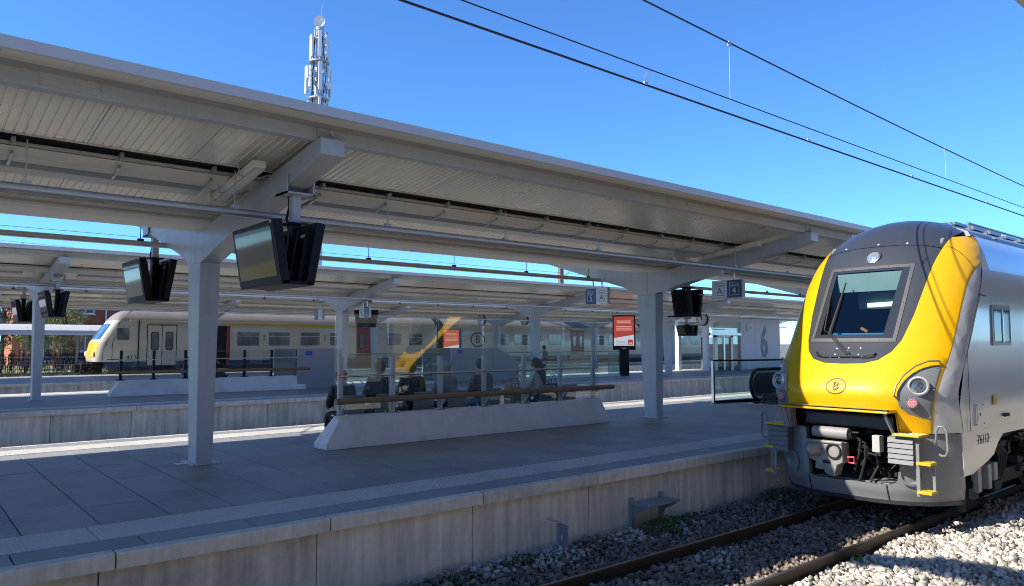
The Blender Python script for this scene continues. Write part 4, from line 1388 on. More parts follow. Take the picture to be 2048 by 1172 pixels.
class Nose:
    """curved train front: depth y over (u across, z up)"""
    def __init__(s, xc, yc, wz, a=0.62, p=3.1, b=0.26, q=14):
        s.xc, s.yc, s.wz, s.a, s.p, s.b, s.q = xc, yc, wz, a, p, b, q

    def W(s, z): return max(itp(s.wz, z), 0.01)

    def Y(s, u, z):
        r = min(abs(u) / s.W(z), 1.0)
        return itp(s.yc, z) + s.a * r**s.p + s.b * (1 - math.sqrt(max(1 - r**s.q, 0)))

    def at(s, u, z, off=0.0):
        e = 0.01
        w = s.W(z)
        uu = max(min(u, w - e), -w + e)
        dyu = (s.Y(uu + e, z) - s.Y(uu - e, z)) / (2 * e)
        dyz = (s.Y(uu, z + e) - s.Y(uu, z - e)) / (2 * e)
        n = Vector((dyu, -1, dyz)).normalized()
        return Vector((s.xc + u, s.Y(u, z), z)) + n * off

    def panel(s, name, polys, m, parent, off=0.0, g=0.07, depth=0.03, smooth=50):
        bm = bmesh.new()
        for poly in polys:
            vs = [bm.verts.new((u, 0, z)) for u, z in poly]
            bm.faces.new(vs).normal_update()
        bmesh.ops.triangulate(bm, faces=bm.faces[:])
        us = [v.co.x for v in bm.verts]; zs = [v.co.z for v in bm.verts]

        def cuts(lo, hi, axis):
            k = math.ceil(lo / g)
            while k * g < hi:
                geom = bm.verts[:] + bm.edges[:] + bm.faces[:]
                co = Vector((k * g, 0, 0)) if axis == 0 else Vector((0, 0, k * g))
                no = Vector((1, 0, 0)) if axis == 0 else Vector((0, 0, 1))
                bmesh.ops.bisect_plane(bm, geom=geom, dist=1e-5, plane_co=co, plane_no=no)
                k += 1
        cuts(min(us), max(us), 0)
        cuts(min(zs), max(zs), 1)
        bmesh.ops.remove_doubles(bm, verts=bm.verts, dist=2e-5)
        org = origin_of(parent)
        bound = [e for e in bm.edges if e.is_boundary]
        for v in bm.verts:
            v.co = s.at(v.co.x, v.co.z, off) - org
        ex = bmesh.ops.extrude_edge_only(bm, edges=bound)
        for v in [v for v in ex["geom"] if isinstance(v, bmesh.types.BMVert)]:
            v.co.y += depth
        bmesh.ops.recalc_face_normals(bm, faces=bm.faces)
        me = bpy.data.meshes.new(name)
        bm.to_mesh(me); bm.free()
        me.materials.append(m)
        # outward normals
        s_ = sum(p.normal.y * p.area for p in me.polygons)
        if s_ > 0: me.flip_normals()
        me.polygons.foreach_set("use_smooth", [True] * len(me.polygons))
        me.set_sharp_from_angle(angle=R(smooth))
        o = bpy.data.objects.new(name, me)
        link(o, parent)
        return o

    def shell(s, name, mats, parent, zs, y1, mfun=None, y0fun=None, close=True):
        """side walls and roof behind the nose, swept back to y1"""
        out = [(s.W(z), z) for z in zs]
        ring = [(-w, z) for w, z in out] + [(w, z) for w, z in out[::-1]]
        b = MB()
        n = len(ring)
        ya = [(s.Y(u, z) if y0fun is None else y0fun(u, z)) for u, z in ring]
        vs = [(s.xc + u, y, z) for (u, z), y in zip(ring, ya)] + [(s.xc + u, y1, z) for u, z in ring]
        b.v = vs
        for i in range(n - 1):
            b.f.append((i, i + 1, n + i + 1, n + i))
            b.mi.append(mfun((ring[i][1] + ring[i + 1][1]) / 2) if mfun else 0)
        if close:
            b.f.append(tuple(range(n, 2 * n))); b.mi.append(0)
        return b.build(name, mats, parent, smooth=30)


def arc(cx, cz, r, a0, a1, n=6):
    return [(cx + r * math.cos(R(a0 + (a1 - a0) * i / n)), cz + r * math.sin(R(a0 + (a1 - a0) * i / n))) for i in range(n + 1)]


def ellipse(cx, cz, a, b, n=24):
    return [(cx + a * math.cos(2 * math.pi * i / n), cz + b * math.sin(2 * math.pi * i / n)) for i in range(n)]


def ring_halves(cx, cz, a, b, t, n=16):
    res = []
    for s in (0, 180):
        o = [(cx + a * math.cos(R(s + 180 * i / n)), cz + b * math.sin(R(s + 180 * i / n))) for i in range(n + 1)]
        i_ = [(cx + (a - t) * math.cos(R(s + 180 * i / n)), cz + (b - t) * math.sin(R(s + 180 * i / n))) for i in range(n + 1)]
        res.append(o + i_[::-1])
    return res


M_YEL = mat("train_yellow", (0.74, 0.395, 0.001), 0.42, var=0.05, scale=2.6, coat=0.35, dirt=0.10, spec=0.3)
M_MASK = mat("train_dark_grey", (0.040, 0.044, 0.050), 0.34, var=0.07, scale=4, coat=0.15, dirt=0.12)
M_DOME = mat("train_dome_grey", (0.038, 0.042, 0.050), 0.28, var=0.05, scale=3, coat=0.25)
M_SILV = mat("train_silver", (0.56, 0.56, 0.57), 0.20, 0.25, var=0.03, scale=1.5, coat=0.45, dirt=0.05)
M_TGREY = mat("train_mid_grey", (0.20, 0.21, 0.215), 0.38, var=0.07, scale=4, coat=0.15, dirt=0.16)
M_LAMPG = mat("lamp_panel_grey", (0.17, 0.18, 0.19), 0.35, var=0.06, scale=5, coat=0.2)
M_BOGIE = mat("bogie_grime", (0.028, 0.026, 0.024), 0.7, 0.2, var=0.4, scale=8)
M_CAST = mat("cast_coupler", (0.30, 0.285, 0.25), 0.6, 0.25, var=0.45, scale=9, dirt=0.5, bump=0.4, bscale=50)
M_STEPY = mat("step_yellow", (0.58, 0.38, 0.015), 0.55, var=0.1)
M_REDL = mat("red_lens", (0.50, 0.10, 0.14), 0.15, var=0.0, coat=0.5)
M_LENS = mat("headlamp_lens", (0.10, 0.11, 0.12), 0.05, 0.6, var=0.25, scale=30, coat=1.0)
G_WS = glass("windscreen_glass", (0.62, 0.74, 0.76), 1.55)
G_DARKWIN = mat("tinted_window", (0.010, 0.013, 0.015), 0.06, var=0.0, spec=0.35)

YCM = [(-.5, 11.10), (.4, 11.0), (.85, 10.9), (1.05, 10.83), (1.22, 10.845), (1.62, 11.13), (1.92, 11.36), (2.5, 11.74), (3.0, 12.06), (3.26, 12.25), (3.45, 12.42),
       (3.65, 12.64), (3.8, 12.85), (3.92, 13.12), (3.99, 13.45), (4.02, 13.8)]
WZM = [(-.5, 1.33), (0.2, 1.36), (2.4, 1.38), (2.7, 1.375), (3.0, 1.345), (3.25, 1.29), (3.45, 1.21), (3.6, 1.10), (3.75, .92), (3.88, .67), (3.97, .40), (4.02, .05)]
NZ = Nose(TCX, YCM, WZM)
tr = thing("yellow_train", "yellow and silver double-deck train with dark windscreen mask at the right", "train", (TCX, 11, -0.76))
W_ = NZ.W

# yellow nose, one U-shaped skin around the dark mask
mask_r = [(0.0, 1.565), (0.30, 1.575), (0.50, 1.63), (0.64, 1.75), (0.725, 1.92), (0.80, 2.3), (0.85, 2.76), (0.885, 3.1), (0.92, 3.34), (0.95, 3.56)]
silv_r = [(1.14, 0.60), (1.235, 1.2), (1.27, 1.78), (1.275, 2.4), (1.285, 2.8), (1.31, 3.02)]
rim = lambda z0, z1, n=8: [(W_(z0 + (z1 - z0) * i / n) - 0.002, z0 + (z1 - z0) * i / n) for i in range(n + 1)]
mir = lambda pts: [(-u, z) for u, z in pts][::-1]
top_r = [(W_(3.60) - 0.002, 3.60)]
right = silv_r + rim(3.10, 3.60)
lower = [(0.78, 0.60), (0.78, 0.90)]
upoly = right[:] + mask_r[::-1][:-1] + [(0.0, 1.565)] + [(-u, z) for u, z in mask_r[1:]] + [(-u, z) for u, z in right[::-1]] + [(-0.78, 0.60), (-0.78, 0.90), (0.78, 0.90), (0.78, 0.60)]
NZ.panel("yellow_nose", [upoly], M_YEL, tr, 0.0, 0.07, 0.05)
# silver corners
for s, nm in ((1, "silver_corner"), (-1, "silver_corner")):
    poly = silv_r + [(W_(3.10) - 0.002, 3.10)] + rim(3.05, 0.60, 10)
    NZ.panel(nm, [[(s * u, z) for u, z in poly]], M_SILV, tr, -0.003, 0.06, 0.04)
# dark mask with window opening, two halves, then the dome above the seam
wl, wt, wb = 0.655, 3.11, 1.89
seam = [(0, 3.455), (0.35, 3.45), (0.7, 3.42), (0.90, 3.36)]
half = [(0, 1.568), (0.30, 1.578), (0.50, 1.633), (0.638, 1.752), (0.722, 1.92), (0.797, 2.3), (0.847, 2.76), (0.882, 3.1), (0.912, 3.32)] + seam[::-1][0:] + [(0, wt), (wl, wt), (wl - 0.01, wb), (0, wb)]
NZ.panel("windscreen_surround", [half, [(-u, z) for u, z in half]], M_MASK, tr, 0.002, 0.08, 0.04)
dome = [(0.915, 3.365)] + [(0.948, 3.56), (0.97, 3.63)] + [(W_(z) - 0.004, z) for z in (3.72, 3.8, 3.87, 3.93, 3.975, 4.0, 4.015)] + [(0, 4.019)]
dome_full = [(-u, z) for u, z in dome[:-1]][0:]
dpoly = [(u, z + 0.006) for u, z in seam][0:3] + dome[:-1] + [(-u, z) for u, z in dome[:-1]][::-1] + [(-u, z + 0.006) for u, z in seam][1:3][::-1]
NZ.panel("roof_dome", [dpoly], M_DOME, tr, 0.004, 0.06, 0.05)
# window frame and glass
fr_o = [(-wl, wb), (wl, wb), (wl + 0.005, wt), (-wl - 0.005, wt)]
M_FRAME = mat("window_frame_grey", (0.11, 0.105, 0.10), 0.4, 0.3, var=0.1, scale=8)
fh = [(0, wb), (wl, wb), (wl + 0.005, wt), (0, wt), (0, wt - 0.05), (wl - 0.045, wt - 0.05), (wl - 0.05, wb + 0.055), (0, wb + 0.055)]
wf = NZ.panel("window_frame", [fh, [(-u, z) for u, z in fh]], M_FRAME, tr, 0.012, 0.08, 0.05)
NZ.panel("windscreen", [[(-wl + 0.05, wb + 0.05), (wl - 0.05, wb + 0.05), (wl - 0.045, wt - 0.045), (-wl + 0.045, wt - 0.045)]], G_WS, tr, 0.002, 0.1, 0.012)
gbr = [(0, wb + 0.055), (wl - 0.05, wb + 0.055), (wl - 0.046, wt - 0.05), (0, wt - 0.05), (0, wt - 0.085), (0.505, wt - 0.085), (0.465, wb + 0.115), (0, wb + 0.115)]
gbl = [(0, wb + 0.055), (-wl + 0.05, wb + 0.055), (-wl + 0.046, wt - 0.05), (0, wt - 0.05), (0, wt - 0.085), (-0.535, wt - 0.085), (-0.515, wb + 0.115), (0, wb + 0.115)]
NZ.panel("glass_border", [gbr, gbl], mat("printed_glass_edge", (0.030, 0.034, 0.040), 0.12, var=0.05, coat=0.5), tr, 0.006, 0.08, 0.004)
bl = MB()
for i in range(9):
    for (u, z) in ((-0.58 + 0.145 * i, wb + 0.028), (-0.58 + 0.145 * i, wt - 0.025), (-wl + 0.025, wb + 0.1 + 0.125 * i), (wl - 0.025, wb + 0.1 + 0.125 * i)):
        p = NZ.at(u, z, 0.012)
        bl.cyl(p, p + Vector((0, -0.006, 0)), 0.008, n=6)
bl.build("bolts", M_STAIN, wf)
# cab interior behind the glass
M_CABD = mat("cab_dark", (0.02, 0.03, 0.045), 0.7, var=0.1)
cab = MB().box(TCX - 0.8, TCX + 0.8, 13.2, 13.25, 1.6, 3.2)
for s in (-1, 1):
    cab.prism([(11.85, 1.62), (13.2, 1.62), (13.2, 3.1), (12.62, 3.1), (12.1, 2.4)], TCX + s * 0.78, TCX + s * 0.80, 'x')
cab.box(TCX - 0.8, TCX + 0.8, 12.62, 13.2, 3.12, 3.16)
cab.build("cab_interior", M_CABD, tr)
MB().box(TCX - 0.75, TCX + 0.75, 11.62, 12.4, 1.75, 1.80).build("driving_desk", mat("blue_desk", (0.03, 0.16, 0.36), 0.45), tr)
MB().bar((TCX - 0.52, 12.10, 2.86), (TCX + 0.50, 12.10, 2.86), 0.02, 0.30).build("sun_blind", mat("blind_green_grey", (0.28, 0.36, 0.34), 0.7), tr)
MB().bar((TCX - 0.35, 12.45, 2.58), (TCX + 0.52, 12.45, 2.58), 0.02, 0.28).build("cab_panel", mat("cab_panel_green", (0.16, 0.22, 0.22), 0.6), tr)
MB().bar((TCX - 0.18, 12.40, 2.50), (TCX + 0.50, 12.40, 2.52), 0.03, 0.07).build("cab_lamp", emit("cab_tube", (0.85, 0.95, 0.82), 0.9), tr)
MB().bar((TCX - 0.40, 11.64, 1.995), (TCX + 0.5, 11.64, 1.995), 0.02, 0.075).build("desk_strip", mat("bright_blue_strip", (0.04, 0.30, 0.60), 0.4), tr)
MB().bar((TCX - 0.12, 12.0, 2.12), (TCX - 0.02, 12.0, 2.06), 0.03, 0.04).build("microphone", mat("orange_handle", (0.55, 0.16, 0.08), 0.5), tr)
# top headlamp
hl = NZ.at(0, 3.27, 0.0)
MB().lathe([(0.125, 0.004), (0.125, 0.03), (0.10, 0.035), (0.095, 0.0)], hl + Vector((0, 0.0, 0)), (0, -1, 0.55), 24).build("headlamp_ring", M_MASK, tr, smooth=40)
MB().lathe([(0.10, 0.02), (0.06, 0.03), (0.0, 0.035)], hl, (0, -1, 0.55), 20).build("headlamp_lens", mat("clear_lens", (0.42, 0.47, 0.48), 0.08, 0.6, var=0.25, scale=25, coat=1.0), tr, smooth=60)
# warning horns / side markers at the dome
for s in (-1, 1):
    b_ = NZ.at(s * 0.86, 3.44, 0.01)
    MB().bar(b_ + Vector((0, 0.04, -0.03)), b_ + Vector((s * 0.01, 0.15, 0.08)), 0.07, 0.07).build("side_marker", M_LAMPG, tr, bevel=0.02)
for (u, z) in ((-0.55, 3.47), (0.0, 3.495), (0.45, 3.47)):
    p = NZ.at(u, z, 0.004)
    MB().lathe([(0.017, 0.0), (0.012, 0.01), (0, 0.012)], p, (0, -1, 0.6), 8).build("dome_bolt", M_WHITE, tr)
# wipers
P = lambda u, z, o=0.03: NZ.at(u, z, o)
wp = MB()
wp.tube([P(0.07, 1.70), P(-0.28, 1.98), P(-0.45, 2.06), P(-0.50, 2.5)], 0.010, n=6)
wp.tube([P(0.03, 1.69), P(-0.25, 1.92), P(-0.36, 2.0)], 0.012, n=6)
wp.build("wiper_arm", M_RUBBER, tr)
MB().tube([P(-0.345, 2.0, 0.02), P(-0.335, 2.3, 0.02), P(-0.32, 2.85, 0.02)], [0.03, 0.026, 0.012], n=6).build("wiper_blade", M_RUBBER, tr)
MB().tube([P(-0.47, 1.73, 0.01), P(-0.44, 1.68, 0.04), P(-0.35, 1.655, 0.05), P(0.33, 1.655, 0.05), P(0.42, 1.67, 0.04), P(0.45, 1.72, 0.01)], 0.012, n=6).build("grab_bar", M_RUBBER, tr)
cv = MB()
for u, z in [(-0.16, 1.79), (0.02, 1.80), (0.2, 1.80), (-0.16, 1.70), (0.2, 1.70), (-0.22, 1.66), (0.1, 1.66), (0.26, 1.66), (-0.08, 1.655), (0.02, 1.75)]:
    p = P(u, z, 0.002)
    cv.cyl(p, p + Vector((0, -0.008, 0.003)), 0.011, n=6)
cv.build("cover_bolts", M_WHITE, tr)
# emblem: B in an oval
M_EMB = mat("emblem_grey", (0.12, 0.10, 0.06), 0.5, var=0.0)
em = NZ.panel("emblem", ring_halves(0, 1.235, 0.155, 0.118, 0.016), M_EMB, tr, 0.004, 0.05, 0.004)
text("emblem_letter", "B", 0.175, M_EMB, em, tuple(NZ.at(0, 1.235, 0.012)), (R(90 - 24), 0, 0), 0.004)

# seams of the nose skin
for s in (-1, 1):
    MB().tube([NZ.at(s * u, z, 0.001) for u, z in ((0.945, 3.40), (1.04, 3.36), (1.14, 3.27), (1.24, 3.14), (1.30, 3.02))], 0.005, n=5).build("nose_seam", M_DARK, tr)
    MB().tube([NZ.at(s * u, z, 0.001) for u, z in ((0.80, 0.62), (0.80, 0.75), (0.79, 0.93))], 0.004, n=5).build("nose_seam", M_DARK, tr)
# lamp panels, handles
lp = [(0.835, 1.20), (0.87, 1.32), (0.95, 1.44), (1.06, 1.525), (1.19, 1.555), (1.225, 1.5), (1.205, 1.1), (1.145, 0.80), (1.05, 0.83), (0.92, 0.885), (0.845, 0.98), (0.825, 1.1)]
for s in (-1, 1):
    q = NZ.panel("lamp_panel", [[(s * u, z) for u, z in lp]], M_LAMPG, tr, 0.005, 0.06, 0.01)
    c = NZ.at(s * 1.055, 1.275, -0.01)
    ax = Vector((s * 0.32, -1, 0.05)).normalized()
    MB().lathe([(0.135, 0.0), (0.135, 0.07), (0.115, 0.085), (0.10, 0.06)], c, ax, 28).build("headlamp_ring", M_SILV, q, smooth=50)
    MB().lathe([(0.102, 0.06), (0.085, 0.055), (0.05, 0.062), (0.0, 0.064)], c, ax, 24).build("headlamp_lens", M_LENS, q, smooth=60)
    c2 = NZ.at(s * 0.99, 1.035, -0.005)
    MB().lathe([(0.075, 0.0), (0.075, 0.03), (0.066, 0.036), (0.062, 0.03)], c2, ax, 20).build("tail_lamp_ring", M_LAMPG, q)
    MB().lathe([(0.064, 0.028), (0.0, 0.031)], c2, ax, 18).build("tail_lamp_lens", M_REDL, q)
    led = MB()
    sdv = ax.cross(Vector((0, 0, 1))).normalized()
    upv = sdv.cross(ax)
    for rr, n in ((0.0, 1), (0.024, 6), (0.046, 12)):
        for k in range(n):
            a = 2 * math.pi * k / n
            pc = c2 + ax * 0.031 + sdv * rr * math.cos(a) + upv * rr * math.sin(a)
            led.cyl(pc, pc + ax * 0.005, 0.0075, n=6)
    led.build("tail_lamp_leds", mat("pale_led", (0.75, 0.45, 0.48), 0.3), q)
    for u, z in ((1.18, 1.52), (1.14, 0.835), (0.86, 0.98), (1.2, 1.22)):
        pc = NZ.at(s * u, z, 0.005)
        MB().cyl(pc, pc + ax * 0.006, 0.010, n=6).build("bolt", M_STAIN, q)
    hp = [NZ.at(s * u, z, o) for u, z, o in ((0.80, 1.13, 0.0), (0.795, 1.14, 0.06), (0.81, 1.24, 0.075), (0.87, 1.39, 0.075), (0.96, 1.51, 0.075), (1.07, 1.585, 0.075), (1.17, 1.60, 0.06), (1.205, 1.585, 0.0))]
    MB().tube(hp, 0.015, n=8).build("grab_handle", mat("handle_ochre", (0.40, 0.30, 0.12), 0.4, 0.3), tr, smooth=60)

# shelf and lip over the coupler bay
MB().prism([(10.78, 0.935), (10.70, 0.915), (10.70, 0.885), (11.3, 0.885), (11.3, 0.935)], TCX - 0.82, TCX + 0.80, 'x').build("shelf_lip", M_YEL, tr, bevel=0.012)
MB().box(TCX - 0.82, TCX + 0.80, 10.695, 10.79, 0.938, 0.944).build("shelf_tread", M_TGREY, tr)
ly = NZ.panel("lip_shadow_groove", [[(-0.74, 0.955), (0.70, 0.955), (0.72, 1.0), (0.55, 1.02), (-0.55, 1.04), (-0.78, 1.02)]], M_YEL, tr, -0.02, 0.07, 0.01)
# coupler bay: dark box open to the front
MB().box(TCX - 0.80, TCX + 0.80, 12.2, 12.25, -0.2, 0.9).box(TCX - 0.82, TCX - 0.79, 11.15, 12.2, -0.2, 0.9).box(TCX + 0.79, TCX + 0.82, 11.15, 12.2, -0.2, 0.9).box(TCX - 0.8, TCX + 0.8, 11.3, 12.2, 0.86, 0.9).build("coupler_bay", M_DARK, tr)
MB().box(TCX - 0.62, TCX + 0.72, 11.08, 11.35, 0.62, 0.82).build("bay_header", M_MASK, tr, bevel=0.03)
MB().box(TCX - 0.5, TCX + 0.6, 11.16, 11.7, -0.20, -0.15).build("bay_floor", M_TGREY, tr)
MB().cyl((TCX - 0.42, 10.98, 0.53), (TCX + 0.12, 10.98, 0.53), 0.085, n=20).build("buffer_roll", mat("roll_grey", (0.26, 0.245, 0.25), 0.55), tr, smooth=40)
MB().cyl((TCX + 0.125, 10.98, 0.50), (TCX + 0.20, 10.96, 0.52), 0.06, n=12).cyl((TCX + 0.18, 10.96, 0.56), (TCX + 0.28, 10.95, 0.56), 0.02, n=8).build("roll_fitting", M_BLACK, tr)
# automatic coupler
ch = MB().prism([(TCX - 0.46, 0.40), (TCX + 0.08, 0.40), (TCX + 0.09, 0.12), (TCX + 0.0, 0.07), (TCX - 0.05, -0.10), (TCX - 0.17, -0.07), (TCX - 0.26, 0.06), (TCX - 0.43, 0.14)], 10.82, 11.05)
ch.box(TCX - 0.47, TCX + 0.09, 10.80, 10.9, 0.38, 0.42)
cpl = ch.build("coupler_head", M_CAST, tr, bevel=0.012)
MB().lathe([(0.105, 0.0), (0.095, 0.12), (0.06, 0.21), (0.0, 0.235)], (TCX - 0.33, 10.83, 0.28), (0, -1, 0), 18).build("coupler_cone", M_CAST, cpl, smooth=60)
MB().lathe([(0.115, 0.0), (0.115, 0.03), (0.095, 0.03), (0.09, -0.1), (0, -0.1)], (TCX - 0.04, 10.82, 0.28), (0, -1, 0), 18).build("coupler_cup", M_DARK, cpl)
MB().box(TCX - 0.20, TCX - 0.10, 10.79, 10.83, 0.09, 0.13).build("slot", M_DARK, cpl)
MB().cyl((TCX - 0.18, 11.0, 0.2), (TCX - 0.1, 12.2, 0.2), 0.11, n=14).build("coupler_shaft", M_BOGIE, tr)
MB().box(TCX - 0.36, TCX - 0.02, 10.86, 11.05, -0.02, 0.08).build("contact_box", M_CAST, tr, bevel=0.015)
MB().tube([(TCX + 0.13, 10.92, 0.12), (TCX + 0.13, 10.9, 0.20), (TCX + 0.22, 10.9, 0.21), (TCX + 0.22, 10.92, 0.12)], 0.016, n=6, closed=True).build("red_hook", mat("red_paint", (0.45, 0.02, 0.03), 0.4), tr)
hs = MB()
for a, dx, zt, zb in ((0, 0.20, 0.50, 0.02), (1, 0.27, 0.46, -0.12), (2, 0.30, 0.40, 0.10), (3, 0.43, 0.30, -0.10)):
    hs.tube([(TCX + 0.15 + 0.02 * a, 11.05, zt), (TCX + dx + 0.08, 10.99, zt - 0.04), (TCX + dx + 0.07, 10.96 + 0.03 * a, (zt + zb) / 2), (TCX + dx - 0.02, 11.0, zb), (TCX + dx - 0.12, 11.3, zb + 0.03)], 0.017, n=6)
hs.build("air_hoses", M_RUBBER, tr)
MB().box(TCX + 0.44, TCX + 0.55, 11.0, 11.15, 0.30, 0.54).build("junction_box", mat("junction_grey", (0.42, 0.42, 0.40), 0.5, var=0.1), tr, bevel=0.01)
cl = MB()
rr_ = random.Random(4)
for i in range(26):
    x, z = TCX + rr_.uniform(0.12, 0.7), rr_.uniform(-0.1, 0.55)
    cl.bar((x, 11.25 + rr_.random() * 0.5, z), (x + rr_.uniform(-0.12, 0.12), 11.3 + rr_.random() * 0.3, z + rr_.uniform(-0.12, 0.12)), rr_.uniform(0.02, 0.1), rr_.uniform(0.02, 0.09))
cl.build("bay_equipment", M_BOGIE, tr)

# grey skirt: U-shaped skin below the yellow
YCS = [(-.6, 11.12), (-.36, 11.06), (-.2, 11.0), (0.2, 10.98), (.62, 11.0), (.8, 11.0)]
WZS = [(-.6, 1.26), (-.36, 1.31), (-.2, 1.34), (0.2, 1.36), (.62, 1.365), (.8, 1.365)]
NS = Nose(TCX, YCS, WZS, a=0.66)
sk = [(-1.30, -0.38), (1.30, -0.38), (1.335, -0.2), (1.355, 0.2), (1.36, 0.585), (0.80, 0.585), (0.78, 0.15), (0.74, -0.10), (0.62, -0.155), (-0.48, -0.155), (-0.58, -0.10), (-0.64, 0.15), (-0.64, 0.585), (-1.36, 0.585), (-1.355, 0.2), (-1.335, -0.2)]
skirt = NS.panel("front_skirt", [sk], M_TGREY, tr, 0.0, 0.07, 0.08)
NS.panel("skirt_edge", [[(-1.28, -0.43), (1.28, -0.43), (1.30, -0.372), (-1.30, -0.372)]], M_MASK, tr, 0.012, 0.07, 0.10)
for u in (-0.56, 0.60):
    NS.panel("skirt_joint", [[(u, -0.385), (u + 0.02, -0.385), (u + 0.02, -0.15), (u, -0.15)]], M_DARK, skirt, 0.002, 0.05, 0.004)
for s, u in ((1, 0.90), (-1, -0.86)):
    ax = (NS.at(u, 0.02, 1.0) - NS.at(u, 0.02, 0.0)).normalized()
    c = NS.at(u, 0.02, 0.012)
    MB().lathe([(0.165, 0.0), (0.165, 0.014), (0.135, 0.018), (0.13, 0.004), (0.10, -0.03), (0.0, -0.05)], c, ax, 24).build("round_cover", M_TGREY, skirt, smooth=30)
MB().prism([(TCX - 0.66, 0.58), (TCX - 0.56, 0.58), (TCX - 0.52, -0.12), (TCX - 0.60, -0.12)], 10.99, 11.10).build("bay_cheek", M_TGREY, tr, bevel=0.01)
M_ABS = mat('absorber_grey', (0.15, 0.155, 0.16), 0.5, var=0.1, scale=6, dirt=0.2)
# corner absorbers with ribs, steps and ladders
for s in (1, -1):
    u0, u1 = (0.70, 1.03) if s > 0 else (-1.20, -0.86)
    yb = 10.96 if s > 0 else 11.0
    blk = MB().box(TCX + u0, TCX + u1, yb, yb + 0.35, 0.17, 0.56).build("energy_absorber", M_ABS, tr)
    for k in range(5):
        z = 0.185 + 0.074 * k
        MB().prism([(yb - 0.002, z), (yb - 0.05, z), (yb - 0.03, z + 0.066), (yb - 0.002, z + 0.066)], TCX + u0 - 0.005, TCX + u1 + 0.005, 'x').build("rib", M_ABS, blk)
    x0, x1 = (0.78, 1.14) if s > 0 else (-1.22, -0.80)
    MB().box(TCX + x0, TCX + x1, yb - 0.10, yb + 0.26, 0.575, 0.605).build("top_step", M_STEPY, tr, bevel=0.008)
    g_ = MB()
    for k in range(7):
        for j in range(4):
            g_.cyl((TCX + x0 + 0.03 + k * (x1 - x0 - 0.06) / 6, yb - 0.06 + j * 0.08, 0.604), (TCX + x0 + 0.03 + k * (x1 - x0 - 0.06) / 6, yb - 0.06 + j * 0.08, 0.612), 0.012, n=5)
    g_.build("step_studs", M_CREAM, tr)
    xl = TCX + s * 1.09
    MB().bar((xl - 0.02, yb + 0.02, 0.57), (xl - 0.02, yb + 0.02, -0.24), 0.05, 0.025, up=(0, 1, 0)).build("ladder_post", M_TGREY, tr, bevel=0.004)
    MB().bar((xl + s * 0.14, yb + 0.14, 0.25), (xl + s * 0.14, yb + 0.14, -0.20), 0.035, 0.02, up=(0, 1, 0)).build("ladder_post", M_TGREY, tr)
    for z in (0.22, -0.17):
        MB().box(xl - 0.02, xl + s * 0.17, yb - 0.05, yb + 0.17, z - 0.02, z + 0.02).build("ladder_step", M_STEPY, tr, bevel=0.005)
    xh = TCX + s * 1.24
    pts = [(xh - s * 0.02, yb + 0.32, 0.48), (xh + s * 0.02, yb + 0.14, 0.48), (xh + s * 0.045, yb + 0.10, 0.56), (xh + s * 0.055, yb + 0.10, 0.68), (xh + s * 0.085, yb + 0.10, 0.735), (xh + s * 0.13, yb + 0.12, 0.735),
           (xh + s * 0.165, yb + 0.14, 0.68), (xh + s * 0.175, yb + 0.14, 0.42), (xh + s * 0.15, yb + 0.14, 0.34), (xh + s * 0.09, yb + 0.16, 0.33), (xh - s * 0.02, yb + 0.34, 0.33)]
    MB().tube(pts, 0.017, n=8).build("corner_handrail", M_TGREY, tr, smooth=60)
MB().tube([(TCX - 0.80, 10.74, 0.90), (TCX - 0.74, 10.76, 0.6)], 0.03, n=6).build("shelf_bracket", M_TGREY, tr)
MB().box(TCX - 0.80, TCX - 0.70, 10.78, 10.95, 0.58, 0.89).build("shelf_bracket", M_TGREY, tr)
MB().bar((TCX + 0.73, 10.76, 0.885), (TCX + 0.79, 10.9, 0.60), 0.03, 0.03).build("shelf_bracket", M_TGREY, tr)

# body: sides and roof
yb_ = lambda u, z: NZ.Y(u, z) - 0.0
NZ.shell("car_body", [M_SILV, M_YEL, M_TGREY], tr, [0.60, 1.0, 1.5, 2.0, 2.4, 2.6, 2.8, 2.95, 3.03], 38.0)
zz = [3.03, 3.1, 3.18, 3.26, 3.34, 3.42, 3.5, 3.56, 3.60]
NZ.shell("roof_shoulder", [M_YEL], tr, zz, 13.25, close=False)
NZ.shell("rear_shoulder", [M_SILV], tr, zz, 38.0, y0fun=lambda u, z: 13.262, close=False)
NZ.shell("roof_top", [M_TGREY], tr, [3.60, 3.68, 3.76, 3.84, 3.90, 3.95, 3.99, 4.015], 38.0, close=False)
# roof boxes on the shoulder
for s in (1, -1):
    for k, (ya, yb2, m_) in enumerate(((13.32, 14.5, M_TGREY), (14.7, 16.4, M_TGREY), (16.6, 20, M_TGREY))):
        b = MB()
        b.add([(TCX + s * 1.33, ya, 3.05), (TCX + s * 1.33, yb2, 3.05), (TCX + s * 1.02, yb2, 3.70), (TCX + s * 1.02, ya + 0.08, 3.70), (TCX + s * 0.85, ya, 3.05), (TCX + s * 0.85, yb2, 3.05), (TCX + s * 0.80, yb2, 3.80), (TCX + s * 0.80, ya + 0.08, 3.80)],
              [(0, 1, 2, 3), (3, 2, 6, 7), (0, 3, 7, 4), (1, 5, 6, 2)])
        h_ = b.build("roof_hatch", m_, tr)
        if True:
            g2 = MB()
            n = 5 if k == 0 else 7
            for i in range(n):
                t0 = ya + 0.15 + (yb2 - ya - 0.3) * i / n
                g2.add([(TCX + s * 1.29, t0, 3.15), (TCX + s * 1.29, t0 + 0.10, 3.15), (TCX + s * 1.08, t0 + 0.10, 3.60), (TCX + s * 1.08, t0, 3.60)], [(0, 1, 2, 3)])
            g2.v = [(x + s * 0.012, y, z + 0.006) for x, y, z in g2.v]
            g2.build("louvre", M_MASK, h_, fixn=False)
MB().prism([(13.02, 3.62), (13.28, 3.62), (13.28, 3.1), (12.96, 3.1)], TCX + 1.0, TCX + 1.05, 'x')
rb = MB()
